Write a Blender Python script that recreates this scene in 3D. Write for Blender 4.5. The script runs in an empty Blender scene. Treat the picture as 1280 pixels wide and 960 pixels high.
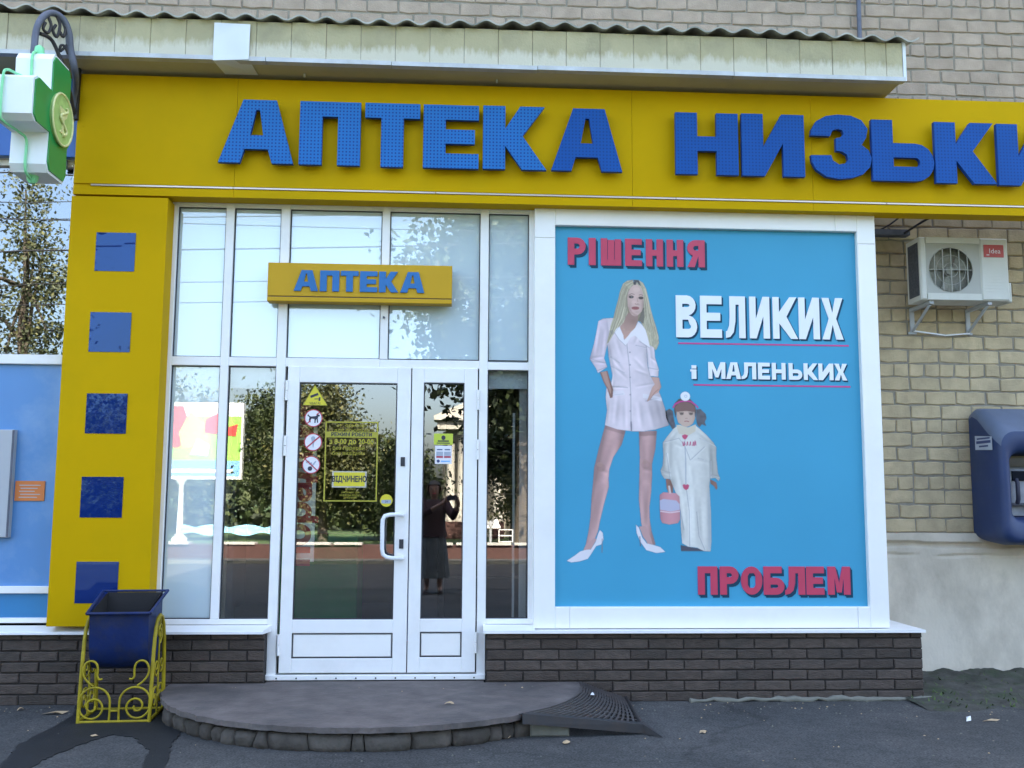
import bpy, bmesh, math, random
import numpy as np
from mathutils import Vector, Matrix, Euler
from mathutils.geometry import tessellate_polygon

random.seed(7)
rng = np.random.default_rng(7)
S = bpy.context.scene
C = S.collection
R = math.radians
PI = math.pi

# ---------------------------------------------------------------- camera, sky, sun, exposure
cam_d = bpy.data.cameras.new('camera')
cam_d.sensor_width = 36.0
cam_d.lens = 1220.0/1280.0*36.0
cam_d.clip_start = 0.05
cam_d.clip_end = 2000.0
cam = bpy.data.objects.new('camera', cam_d)
C.objects.link(cam)
yaw, pitch, roll = R(3.33), R(6.65), R(0.33)
fw = Vector((math.sin(yaw)*math.cos(pitch), math.cos(yaw)*math.cos(pitch), math.sin(pitch)))
r0 = Vector((math.cos(yaw), -math.sin(yaw), 0.0))
u0 = r0.cross(fw)
rt = math.cos(roll)*r0+math.sin(roll)*u0
up = -math.sin(roll)*r0+math.cos(roll)*u0
cam.matrix_world = Matrix(((rt.x, up.x, -fw.x, 0.0), (rt.y, up.y, -fw.y, -7.4), (rt.z, up.z, -fw.z, 1.47), (0, 0, 0, 1)))
S.camera = cam

SUN_EL, SUN_AZ = R(49.0), R(14.0)          # the sun stands behind the building: the front lies in its shade
w = bpy.data.worlds.new('World')
S.world = w
w.use_nodes = True
wn = w.node_tree.nodes
sky = wn.new('ShaderNodeTexSky')
sky.sky_type = 'NISHITA'
sky.sun_disc = False
sky.sun_elevation = SUN_EL
sky.sun_rotation = SUN_AZ
sky.air_density = 1.0
sky.dust_density = 5.0
sky.ozone_density = 0.6
wn['Background'].inputs['Strength'].default_value = 0.15
w.node_tree.links.new(sky.outputs['Color'], wn['Background'].inputs['Color'])

sun_d = bpy.data.lights.new('sun', 'SUN')
sun_d.energy = 5.0
sun_d.angle = R(0.5)
sun_d.color = (1.0, 0.93, 0.82)
sun = bpy.data.objects.new('sun', sun_d)
C.objects.link(sun)
sd = Vector((math.sin(SUN_AZ)*math.cos(SUN_EL), math.cos(SUN_AZ)*math.cos(SUN_EL), math.sin(SUN_EL)))
sun.rotation_euler = sd.to_track_quat('Z', 'Y').to_euler()

S.view_settings.view_transform = 'Standard'
S.view_settings.look = 'None'
S.view_settings.gamma = 1.0
S.view_settings.exposure = 2.86
S.cycles.max_bounces = 10
S.cycles.transparent_max_bounces = 12
S.cycles.caustics_reflective = False
S.cycles.caustics_refractive = False

# ---------------------------------------------------------------- materials
MATS = {}


def mat(name, col, rough=0.6, var=0.12, scale=6.0, metal=0.0, bump=0.0, bscale=60.0, spec=0.5, dirt=None, dirt_amt=0.35,
        dirt_scale=2.0, rand=0.0, stretch=None):
    """principled paint with two scales of tone variation, wear patches and fine relief, in world space"""
    m = bpy.data.materials.new(name)
    m.use_nodes = True
    nt = m.node_tree
    N, L = nt.nodes, nt.links
    b = N['Principled BSDF']
    b.inputs['Roughness'].default_value = rough
    b.inputs['Metallic'].default_value = metal
    b.inputs['Specular IOR Level'].default_value = spec
    geo = N.new('ShaderNodeNewGeometry')
    src = geo.outputs['Position']
    if stretch:
        mp = N.new('ShaderNodeMapping')
        mp.inputs['Scale'].default_value = stretch
        L.new(src, mp.inputs['Vector'])
        src = mp.outputs['Vector']
    n1 = N.new('ShaderNodeTexNoise')
    n1.inputs['Scale'].default_value = scale
    n1.inputs['Detail'].default_value = 6
    L.new(src, n1.inputs['Vector'])
    mr = N.new('ShaderNodeMapRange')
    mr.inputs['From Min'].default_value = 0.25
    mr.inputs['From Max'].default_value = 0.75
    mr.inputs['To Min'].default_value = 1-var
    mr.inputs['To Max'].default_value = 1+var
    L.new(n1.outputs['Fac'], mr.inputs['Value'])
    mul = N.new('ShaderNodeMix')
    mul.data_type = 'RGBA'
    mul.blend_type = 'MULTIPLY'
    mul.inputs['Factor'].default_value = 1.0
    mul.inputs['A'].default_value = (*col, 1)
    L.new(mr.outputs['Result'], mul.inputs['B'])
    out = mul.outputs['Result']
    if rand:
        oi = N.new('ShaderNodeObjectInfo')
        mr2 = N.new('ShaderNodeMapRange')
        mr2.inputs['To Min'].default_value = 1-rand
        mr2.inputs['To Max'].default_value = 1+rand*0.7
        L.new(oi.outputs['Random'], mr2.inputs['Value'])
        m2 = N.new('ShaderNodeMix')
        m2.data_type = 'RGBA'
        m2.blend_type = 'MULTIPLY'
        m2.inputs['Factor'].default_value = 1.0
        L.new(out, m2.inputs['A'])
        L.new(mr2.outputs['Result'], m2.inputs['B'])
        out = m2.outputs['Result']
    if dirt:
        n2 = N.new('ShaderNodeTexNoise')
        n2.inputs['Scale'].default_value = dirt_scale
        n2.inputs['Detail'].default_value = 8
        n2.inputs['Roughness'].default_value = 0.65
        L.new(src, n2.inputs['Vector'])
        cr = N.new('ShaderNodeMapRange')
        cr.inputs['From Min'].default_value = 0.47
        cr.inputs['From Max'].default_value = 0.72
        cr.inputs['To Max'].default_value = dirt_amt
        L.new(n2.outputs['Fac'], cr.inputs['Value'])
        m3 = N.new('ShaderNodeMix')
        m3.data_type = 'RGBA'
        L.new(cr.outputs['Result'], m3.inputs['Factor'])
        L.new(out, m3.inputs['A'])
        m3.inputs['B'].default_value = (*dirt, 1)
        out = m3.outputs['Result']
    L.new(out, b.inputs['Base Color'])
    if bump:
        n3 = N.new('ShaderNodeTexNoise')
        n3.inputs['Scale'].default_value = bscale
        n3.inputs['Detail'].default_value = 5
        L.new(src, n3.inputs['Vector'])
        bp = N.new('ShaderNodeBump')
        bp.inputs['Strength'].default_value = bump
        bp.inputs['Distance'].default_value = 0.01
        L.new(n3.outputs['Fac'], bp.inputs['Height'])
        L.new(bp.outputs['Normal'], b.inputs['Normal'])
    MATS[name] = m
    return m


def glass_mat(name, refl, tint=(0.93, 0.96, 0.95), rcol=(0.95, 0.98, 1.0), wave=0.0, backed=None):
    m = bpy.data.materials.new(name)
    m.use_nodes = True
    nt = m.node_tree
    N, L = nt.nodes, nt.links
    N.remove(N['Principled BSDF'])
    tr = N.new('ShaderNodeBsdfDiffuse' if backed else 'ShaderNodeBsdfTransparent')      # backed: white film laminated to the glass
    tr.inputs['Color'].default_value = (*(backed or tint), 1)
    gl = N.new('ShaderNodeBsdfGlossy')
    gl.inputs['Roughness'].default_value = 0.0
    gl.inputs['Color'].default_value = (*rcol, 1)
    fr = N.new('ShaderNodeLayerWeight')
    fr.inputs['Blend'].default_value = 0.25
    mr = N.new('ShaderNodeMapRange')
    mr.inputs['To Min'].default_value = refl
    mr.inputs['To Max'].default_value = 1.0
    L.new(fr.outputs['Fresnel'], mr.inputs['Value'])
    mr.inputs['From Min'].default_value = 0.04
    mx = N.new('ShaderNodeMixShader')
    L.new(mr.outputs['Result'], mx.inputs['Fac'])
    L.new(tr.outputs['BSDF'], mx.inputs[1])
    L.new(gl.outputs['BSDF'], mx.inputs[2])
    if wave:
        geo = N.new('ShaderNodeNewGeometry')
        n3 = N.new('ShaderNodeTexNoise')
        n3.inputs['Scale'].default_value = 2.2
        n3.inputs['Detail'].default_value = 1
        L.new(geo.outputs['Position'], n3.inputs['Vector'])
        bp = N.new('ShaderNodeBump')
        bp.inputs['Strength'].default_value = 1.0
        bp.inputs['Distance'].default_value = wave
        L.new(n3.outputs['Fac'], bp.inputs['Height'])
        L.new(bp.outputs['Normal'], gl.inputs['Normal'])
    L.new(mx.outputs['Shader'], N['Material Output'].inputs['Surface'])
    MATS[name] = m
    return m


def dot_mat(name, col, dot, pitch, rough=0.35):
    """plastic face drilled with a grid of small lamp holes (flat print scale)"""
    m = mat(name, col, 0.5, 0.08, 3.0, spec=0.15)
    N, L = m.node_tree.nodes, m.node_tree.links
    b = N['Principled BSDF']
    src = b.inputs['Base Color'].links[0].from_socket
    geo = N.new('ShaderNodeNewGeometry')
    sp = N.new('ShaderNodeSeparateXYZ')
    L.new(geo.outputs['Position'], sp.inputs[0])
    ds = []
    for ax in ('X', 'Z'):
        pp = N.new('ShaderNodeMath')
        pp.operation = 'PINGPONG'
        pp.inputs[1].default_value = pitch/2
        L.new(sp.outputs[ax], pp.inputs[0])
        sq = N.new('ShaderNodeMath')
        sq.operation = 'POWER'
        sq.inputs[1].default_value = 2
        L.new(pp.outputs[0], sq.inputs[0])
        ds.append(sq)
    ad = N.new('ShaderNodeMath')
    ad.operation = 'ADD'
    L.new(ds[0].outputs[0], ad.inputs[0])
    L.new(ds[1].outputs[0], ad.inputs[1])
    mr = N.new('ShaderNodeMapRange')
    mr.inputs['From Min'].default_value = (pitch*0.20)**2
    mr.inputs['From Max'].default_value = (pitch*0.30)**2
    mr.inputs['To Min'].default_value = 1
    mr.inputs['To Max'].default_value = 0
    L.new(ad.outputs[0], mr.inputs['Value'])
    mx = N.new('ShaderNodeMix')
    mx.data_type = 'RGBA'
    L.new(mr.outputs['Result'], mx.inputs['Factor'])
    L.new(src, mx.inputs['A'])
    mx.inputs['B'].default_value = (*dot, 1)
    L.new(mx.outputs['Result'], b.inputs['Base Color'])
    return m


def vcol_mat(name, rough=0.4):
    m = bpy.data.materials.new(name)
    m.use_nodes = True
    N, L = m.node_tree.nodes, m.node_tree.links
    a = N.new('ShaderNodeAttribute')
    a.attribute_name = 'print'
    L.new(a.outputs['Color'], N['Principled BSDF'].inputs['Base Color'])
    N['Principled BSDF'].inputs['Roughness'].default_value = rough
    MATS[name] = m
    return m


def asphalt_mat(name, col, var, spec=0.3, rough=0.85):
    m = mat(name, col, rough, var, 1.1, bump=0.5, bscale=140.0, spec=spec, dirt=(0.13, 0.12, 0.11), dirt_amt=0.4, dirt_scale=0.9)
    N, L = m.node_tree.nodes, m.node_tree.links
    b = N['Principled BSDF']
    src = b.inputs['Base Color'].links[0].from_socket
    geo = N.new('ShaderNodeNewGeometry')
    n = N.new('ShaderNodeTexNoise')
    n.inputs['Scale'].default_value = 75
    n.inputs['Detail'].default_value = 3
    L.new(geo.outputs['Position'], n.inputs['Vector'])
    mr = N.new('ShaderNodeMapRange')
    mr.inputs['From Min'].default_value = 0.3
    mr.inputs['From Max'].default_value = 0.7
    mr.inputs['To Min'].default_value = 0.45
    mr.inputs['To Max'].default_value = 1.65
    L.new(n.outputs['Fac'], mr.inputs['Value'])
    mx = N.new('ShaderNodeMix')
    mx.data_type = 'RGBA'
    mx.blend_type = 'MULTIPLY'
    mx.inputs['Factor'].default_value = 1
    L.new(src, mx.inputs['A'])
    L.new(mr.outputs['Result'], mx.inputs['B'])
    n5 = N.new('ShaderNodeTexNoise')
    n5.inputs['Scale'].default_value = 14
    n5.inputs['Detail'].default_value = 6
    n5.inputs['Roughness'].default_value = 0.7
    L.new(geo.outputs['Position'], n5.inputs['Vector'])
    mr5 = N.new('ShaderNodeMapRange')
    mr5.inputs['From Min'].default_value = 0.3
    mr5.inputs['From Max'].default_value = 0.7
    mr5.inputs['To Min'].default_value = 0.72
    mr5.inputs['To Max'].default_value = 1.28
    L.new(n5.outputs['Fac'], mr5.inputs['Value'])
    mx5 = N.new('ShaderNodeMix')
    mx5.data_type = 'RGBA'
    mx5.blend_type = 'MULTIPLY'
    mx5.inputs['Factor'].default_value = 1
    L.new(mx.outputs['Result'], mx5.inputs['A'])
    L.new(mr5.outputs['Result'], mx5.inputs['B'])
    mx = mx5
    # fine cracks: borders of large warped cells
    nw = N.new('ShaderNodeTexNoise')
    nw.inputs['Scale'].default_value = 1.6
    nw.inputs['Detail'].default_value = 5
    L.new(geo.outputs['Position'], nw.inputs['Vector'])
    va = N.new('ShaderNodeVectorMath')
    va.operation = 'MULTIPLY_ADD'
    L.new(nw.outputs['Color'], va.inputs[0])
    va.inputs[1].default_value = (0.9, 0.9, 0.0)
    L.new(geo.outputs['Position'], va.inputs[2])
    vo = N.new('ShaderNodeTexVoronoi')
    vo.feature = 'DISTANCE_TO_EDGE'
    vo.inputs['Scale'].default_value = 0.30
    L.new(va.outputs[0], vo.inputs['Vector'])
    cr = N.new('ShaderNodeMapRange')
    cr.inputs['From Min'].default_value = 0.001
    cr.inputs['From Max'].default_value = 0.006
    cr.inputs['To Min'].default_value = 0.72
    cr.inputs['To Max'].default_value = 1.0
    L.new(vo.outputs['Distance'], cr.inputs['Value'])
    mx2 = N.new('ShaderNodeMix')
    mx2.data_type = 'RGBA'
    mx2.blend_type = 'MULTIPLY'
    mx2.inputs['Factor'].default_value = 1
    L.new(mx.outputs['Result'], mx2.inputs['A'])
    L.new(cr.outputs['Result'], mx2.inputs['B'])
    L.new(mx2.outputs['Result'], b.inputs['Base Color'])
    return m


mat('asphalt', (0.1, 0.1, 0.1))
MATS['asphalt'] = asphalt_mat('asphalt', (0.051, 0.052, 0.050), 0.24)
MATS['road'] = asphalt_mat('road', (0.058, 0.056, 0.052), 0.2)
mat('wet', (0.017, 0.018, 0.019), 0.62, 0.2, 6, bump=0.4, bscale=140, spec=0.25)
mat('soil', (0.075, 0.072, 0.06), 0.95, 0.35, 9, bump=1.0, bscale=40, spec=0.1, dirt=(0.05, 0.075, 0.035), dirt_amt=0.7, dirt_scale=5)
mat('weed', (0.075, 0.11, 0.035), 0.7, 0.4, 9, spec=0.2)
mat('yellow', (0.56, 0.34, 0.0005), 0.55, 0.05, 1.2, spec=0.06, dirt=(0.42, 0.29, 0.002), dirt_amt=0.5, dirt_scale=1.1)
mat('yellow_small', (0.54, 0.32, 0.02), 0.5, 0.05, 2, spec=0.15)
mat('strip', (0.62, 0.52, 0.42), 0.3, 0.12, 5, metal=0.4)
mat('pvc', (0.86, 0.85, 0.82), 0.33, 0.03, 3, dirt=(0.60, 0.57, 0.52), dirt_amt=0.35, dirt_scale=3)
mat('pvc_panel', (0.87, 0.85, 0.80), 0.4, 0.03, 2.5, dirt=(0.68, 0.66, 0.61), dirt_amt=0.3, dirt_scale=2)
mat('seal', (0.03, 0.03, 0.035), 0.6)
mat('film', (0.86, 0.95, 0.98), 0.7, 0.03, 1.5)
mat('letter_blue_plain', (0.010, 0.065, 0.30), 0.5, 0.1, 3, spec=0.15)
dot_mat('letter_blue', (0.020, 0.150, 0.43), (0.012, 0.05, 0.22), 0.0262)  # paler copy for the first letters, sky reflection put into the blue
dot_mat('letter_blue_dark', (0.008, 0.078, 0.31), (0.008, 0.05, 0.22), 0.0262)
mat('letter_blue_plain2', (0.045, 0.17, 0.40), 0.5, 0.08, 3, spec=0.15)
mat('letter_red', (0.52, 0.045, 0.10), 0.4, 0.08, 5)
mat('letter_edge', (0.55, 0.05, 0.30), 0.4, 0.05, 5)
mat('letter_white', (0.80, 0.81, 0.83), 0.4, 0.03, 5)
mat('ad_blue', (0.058, 0.325, 0.50), 0.5, 0.05, 1.0, spec=0.25)
mat('shadow_ink', (0.012, 0.055, 0.10), 0.5, 0.05, 4, spec=0.2)
mat('pink_line', (0.55, 0.05, 0.22), 0.5)
mat('tile_blue', (0.006, 0.022, 0.13), 0.015, 0.12, 3, spec=1.0)
MATS['tile_blue'].node_tree.nodes['Principled BSDF'].inputs['IOR'].default_value = 1.42
MATS['tile_blue'].node_tree.nodes['Principled BSDF'].inputs['Specular Tint'].default_value = (0.35, 0.6, 1.0, 1)
mat('mortar', (0.27, 0.245, 0.195), 0.95, 0.2, 20, bump=0.5, bscale=90)
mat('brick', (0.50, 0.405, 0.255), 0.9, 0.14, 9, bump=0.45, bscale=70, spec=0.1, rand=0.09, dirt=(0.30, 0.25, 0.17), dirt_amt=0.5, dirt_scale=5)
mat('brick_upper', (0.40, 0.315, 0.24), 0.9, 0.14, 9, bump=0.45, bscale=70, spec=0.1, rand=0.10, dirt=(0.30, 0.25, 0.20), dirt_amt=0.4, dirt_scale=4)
mat('dark_mortar', (0.032, 0.027, 0.024), 0.95, 0.2, 20)
mat('dark_brick', (0.088, 0.068, 0.055), 0.85, 0.22, 14, bump=0.9, bscale=45, spec=0.2, rand=0.22, dirt=(0.05, 0.048, 0.042), dirt_amt=0.5, dirt_scale=4, stretch=(1, 1, 2.5))
mat('plaster', (0.65, 0.575, 0.46), 0.9, 0.14, 2.6, bump=0.4, bscale=25, spec=0.15, dirt=(0.36, 0.31, 0.24), dirt_amt=0.75, dirt_scale=2.0, stretch=(1, 1, 0.6))
mat('cornice', (0.46, 0.41, 0.25), 0.9, 0.10, 5, bump=0.35, bscale=60, spec=0.15, dirt=(0.27, 0.25, 0.17), dirt_amt=0.75, dirt_scale=2.2, rand=0.06, stretch=(1, 1, 0.8))
def stain_cornice():
    m_ = MATS['cornice']
    N, L = m_.node_tree.nodes, m_.node_tree.links
    b = N['Principled BSDF']
    src = b.inputs['Base Color'].links[0].from_socket
    geo = N.new('ShaderNodeNewGeometry')
    sp = N.new('ShaderNodeSeparateXYZ')
    L.new(geo.outputs['Position'], sp.inputs[0])
    mp = N.new('ShaderNodeMapping')
    mp.inputs['Scale'].default_value = (9, 9, 2.2)
    L.new(geo.outputs['Position'], mp.inputs['Vector'])
    nz_ = N.new('ShaderNodeTexNoise')
    nz_.inputs['Scale'].default_value = 1.6
    nz_.inputs['Detail'].default_value = 8
    nz_.inputs['Roughness'].default_value = 0.7
    L.new(mp.outputs['Vector'], nz_.inputs['Vector'])
    ma = N.new('ShaderNodeMath')
    ma.operation = 'MULTIPLY_ADD'
    ma.inputs[1].default_value = 0.24
    L.new(nz_.outputs['Fac'], ma.inputs[0])
    L.new(sp.outputs['Z'], ma.inputs[2])
    mr = N.new('ShaderNodeMapRange')
    mr.inputs['From Min'].default_value = 4.86
    mr.inputs['From Max'].default_value = 4.92
    L.new(ma.outputs[0], mr.inputs['Value'])
    mx = N.new('ShaderNodeMix')
    mx.data_type = 'RGBA'
    L.new(mr.outputs['Result'], mx.inputs['Factor'])
    L.new(src, mx.inputs['B'])
    mx.inputs['A'].default_value = (0.62, 0.585, 0.46, 1)
    L.new(mx.outputs['Result'], b.inputs['Base Color'])


stain_cornice()
mat('cornice_white', (0.64, 0.65, 0.62), 0.9, 0.10, 6, bump=0.3, bscale=80, spec=0.15, dirt=(0.36, 0.34, 0.25), dirt_amt=0.7, dirt_scale=7, rand=0.05)
mat('soffit', (0.52, 0.47, 0.28), 0.9, 0.12, 4, dirt=(0.22, 0.2, 0.12), dirt_amt=0.5)
mat('tin', (0.52, 0.53, 0.52), 0.5, 0.15, 5, metal=0.3, dirt=(0.3, 0.28, 0.24), dirt_amt=0.4, dirt_scale=6)
mat('tin_white', (0.72, 0.75, 0.76), 0.5, 0.05, 5)
mat('slate', (0.42, 0.41, 0.35), 0.9, 0.25, 8, dirt=(0.07, 0.08, 0.06), dirt_amt=0.7, dirt_scale=5)
mat('slab', (0.132, 0.112, 0.101), 0.8, 0.3, 6, bump=0.9, bscale=28, spec=0.25, dirt=(0.075, 0.070, 0.066), dirt_amt=0.85, dirt_scale=2.6)
mat('riser', (0.10, 0.086, 0.072), 0.95, 0.4, 14, bump=1.0, bscale=30, spec=0.1, rand=0.30, dirt=(0.035, 0.036, 0.028), dirt_amt=0.85, dirt_scale=7)
mat('riser_mortar', (0.035, 0.032, 0.027), 0.95, 0.3, 14, bump=0.6, bscale=60, spec=0.1)
mat('block', (0.17, 0.165, 0.13), 0.9, 0.2, 8, bump=0.6, bscale=50)
mat('iron_dark', (0.022, 0.02, 0.02), 0.6, 0.25, 10, dirt=(0.06, 0.035, 0.02), dirt_amt=0.4, dirt_scale=9)
mat('iron_bar', (0.055, 0.05, 0.047), 0.55, 0.25, 10, dirt=(0.09, 0.055, 0.035), dirt_amt=0.5, dirt_scale=9)
mat('iron_grey', (0.10, 0.11, 0.14), 0.55, 0.3, 10, metal=0.2)
mat('bin_yellow', (0.34, 0.265, 0.012), 0.5, 0.15, 14, spec=0.25, dirt=(0.13, 0.085, 0.015), dirt_amt=0.65, dirt_scale=12)
mat('bin_blue', (0.006, 0.020, 0.095), 0.5, 0.2, 5, spec=0.3, dirt=(0.030, 0.032, 0.045), dirt_amt=0.75, dirt_scale=7, bump=0.2, bscale=30)
mat('bin_inside', (0.015, 0.014, 0.014), 0.9)
mat('ac_white', (0.60, 0.60, 0.54), 0.45, 0.05, 4, dirt=(0.42, 0.40, 0.33), dirt_amt=0.3, dirt_scale=5)
mat('ac_grille', (0.40, 0.40, 0.36), 0.5, 0.05, 4)
mat('ac_fins', (0.09, 0.10, 0.12), 0.5, 0.4, 40, metal=0.3)
mat('ac_core', (0.27, 0.27, 0.23), 0.6, 0.25, 30)
mat('ac_red', (0.42, 0.045, 0.035), 0.4, 0.1, 10)
mat('paper', (0.78, 0.77, 0.74), 0.7, 0.05, 8)
mat('steel', (0.45, 0.45, 0.46), 0.35, 0.1, 10, metal=0.8)
mat('phone_blue', (0.013, 0.032, 0.105), 0.5, 0.12, 4, dirt=(0.04, 0.06, 0.11), dirt_amt=0.5, dirt_scale=3)
mat('phone_top', (0.10, 0.13, 0.19), 0.5, 0.15, 5)  # hood blue paled for its sky-facing top, light put into the colour
mat('phone_grey', (0.25, 0.26, 0.29), 0.5, 0.3, 12)
mat('label_grey', (0.36, 0.40, 0.47), 0.5, 0.1, 9)
mat('ink', (0.03, 0.03, 0.05), 0.6)
mat('ink_blue', (0.04, 0.06, 0.16), 0.6)
mat('cross_white', (0.78, 0.82, 0.82), 0.45, 0.04, 4)
mat('cross_green', (0.02, 0.26, 0.06), 0.35, 0.1, 5)
mat('tube_green', (0.22, 0.66, 0.32), 0.3, 0.1, 9)
mat('emblem', (0.36, 0.52, 0.16), 0.45, 0.2, 20)
mat('emblem_gold', (0.66, 0.66, 0.30), 0.45, 0.2, 20)
mat('shop_blue', (0.02, 0.12, 0.42), 0.35, 0.08, 2)
mat('pane_blue', (0.09, 0.25, 0.52), 0.35, 0.05, 2, dirt=(0.24, 0.38, 0.58), dirt_amt=0.85, dirt_scale=1.3)
mat('pane_blue_deep', (0.03, 0.20, 0.42), 0.35, 0.06, 2)
mat('notice_orange', (0.62, 0.19, 0.045), 0.6, 0.06, 8)
mat('grey_panel', (0.42, 0.44, 0.46), 0.5, 0.06, 3)
mat('sticker_yellow', (0.66, 0.56, 0.03), 0.5, 0.05, 8)
mat('sticker_lime', (0.50, 0.58, 0.05), 0.5, 0.05, 8)
mat('sticker_white', (0.76, 0.74, 0.76), 0.5, 0.04, 8)
mat('sticker_red', (0.45, 0.03, 0.06), 0.5, 0.05, 8)
mat('line_yellow', (0.38, 0.34, 0.03), 0.5, 0.1, 8)
mat('banner', (0.78, 0.74, 0.66), 0.6, 0.08, 4)
mat('banner_red', (0.35, 0.02, 0.03), 0.6)
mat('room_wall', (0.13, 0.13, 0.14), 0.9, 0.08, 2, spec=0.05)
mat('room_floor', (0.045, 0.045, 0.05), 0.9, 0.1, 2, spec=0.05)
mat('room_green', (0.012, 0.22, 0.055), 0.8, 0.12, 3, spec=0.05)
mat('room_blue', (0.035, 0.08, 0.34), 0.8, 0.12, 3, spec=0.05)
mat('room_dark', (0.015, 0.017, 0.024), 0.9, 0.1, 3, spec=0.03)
mat('room_beige', (0.42, 0.38, 0.30), 0.6, 0.1, 3)
mat('blind', (0.62, 0.66, 0.68), 0.7, 0.04, 3)
mat('granite_red', (0.085, 0.040, 0.032), 0.5, 0.25, 12)
mat('coping', (0.50, 0.47, 0.41), 0.6, 0.1, 4)
mat('column', (0.46, 0.43, 0.36), 0.7, 0.08, 3)
mat('bark', (0.11, 0.085, 0.06), 0.9, 0.3, 9, bump=0.8, bscale=20)
mat('wire', (0.02, 0.02, 0.022), 0.6)
mat('pole_grey', (0.40, 0.40, 0.40), 0.7, 0.1, 3)
mat('grass', (0.06, 0.10, 0.03), 0.9, 0.4, 2.5, bump=0.6, bscale=30)
mat('leaf_dry', (0.42, 0.30, 0.17), 0.7, 0.25, 15)
mat('skin', (0.30, 0.17, 0.12), 0.5, 0.05, 8)
mat('hair_dark', (0.03, 0.02, 0.015), 0.5, 0.3, 30)
mat('top_dark', (0.030, 0.010, 0.013), 0.8, 0.15, 8)
mat('skirt', (0.075, 0.085, 0.088), 0.8, 0.15, 8)
mat('shoe', (0.05, 0.04, 0.04), 0.5)
mat('lamp_white', (0.80, 0.78, 0.72), 0.5, 0.05, 5)
mat('billboard_white', (0.80, 0.80, 0.78), 0.5, 0.05, 3)
mat('bb_red', (0.72, 0.06, 0.05), 0.5, 0.1, 2)
mat('bb_green', (0.30, 0.60, 0.10), 0.5, 0.15, 2)
mat('bb_yellow', (0.80, 0.66, 0.15), 0.5, 0.1, 2)
mat('bb_blue', (0.20, 0.42, 0.75), 0.5, 0.1, 2)
mat('tarp', (0.30, 0.62, 0.75), 0.5, 0.25, 6)
glass_mat('glass_bright', 0.175, backed=(0.56, 0.67, 0.70))
glass_mat('glass_clear', 0.0, tint=(0.97, 0.98, 0.98))
glass_mat('glass_dark', 0.21, tint=(0.88, 0.92, 0.92))
glass_mat('glass_left', 0.20, tint=(0.55, 0.6, 0.62), wave=0.0006)
vcol_mat('print_ink')


def leaf_mat(name, col):
    m = bpy.data.materials.new(name)
    m.use_nodes = True
    N, L = m.node_tree.nodes, m.node_tree.links
    b = N['Principled BSDF']
    b.inputs['Roughness'].default_value = 0.55
    b.inputs['Specular IOR Level'].default_value = 0.3
    g = N.new('ShaderNodeNewGeometry')
    cr = N.new('ShaderNodeValToRGB')
    e = cr.color_ramp.elements
    e[0].color = (*[c*0.45 for c in col], 1)
    e[1].color = (col[0]*1.7, col[1]*1.4, col[2]*1.1, 1)
    mid = e.new(0.6)
    mid.color = (*col, 1)
    L.new(g.outputs['Random Per Island'], cr.inputs['Fac'])
    L.new(cr.outputs['Color'], b.inputs['Base Color'])
    MATS[name] = m
    return m


leaf_mat('leaf_green', (0.045, 0.064, 0.022))
leaf_mat('leaf_dark', (0.030, 0.044, 0.017))
leaf_mat('leaf_olive', (0.075, 0.084, 0.030))
leaf_mat('leaf_yellow', (0.085, 0.098, 0.042))


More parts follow.
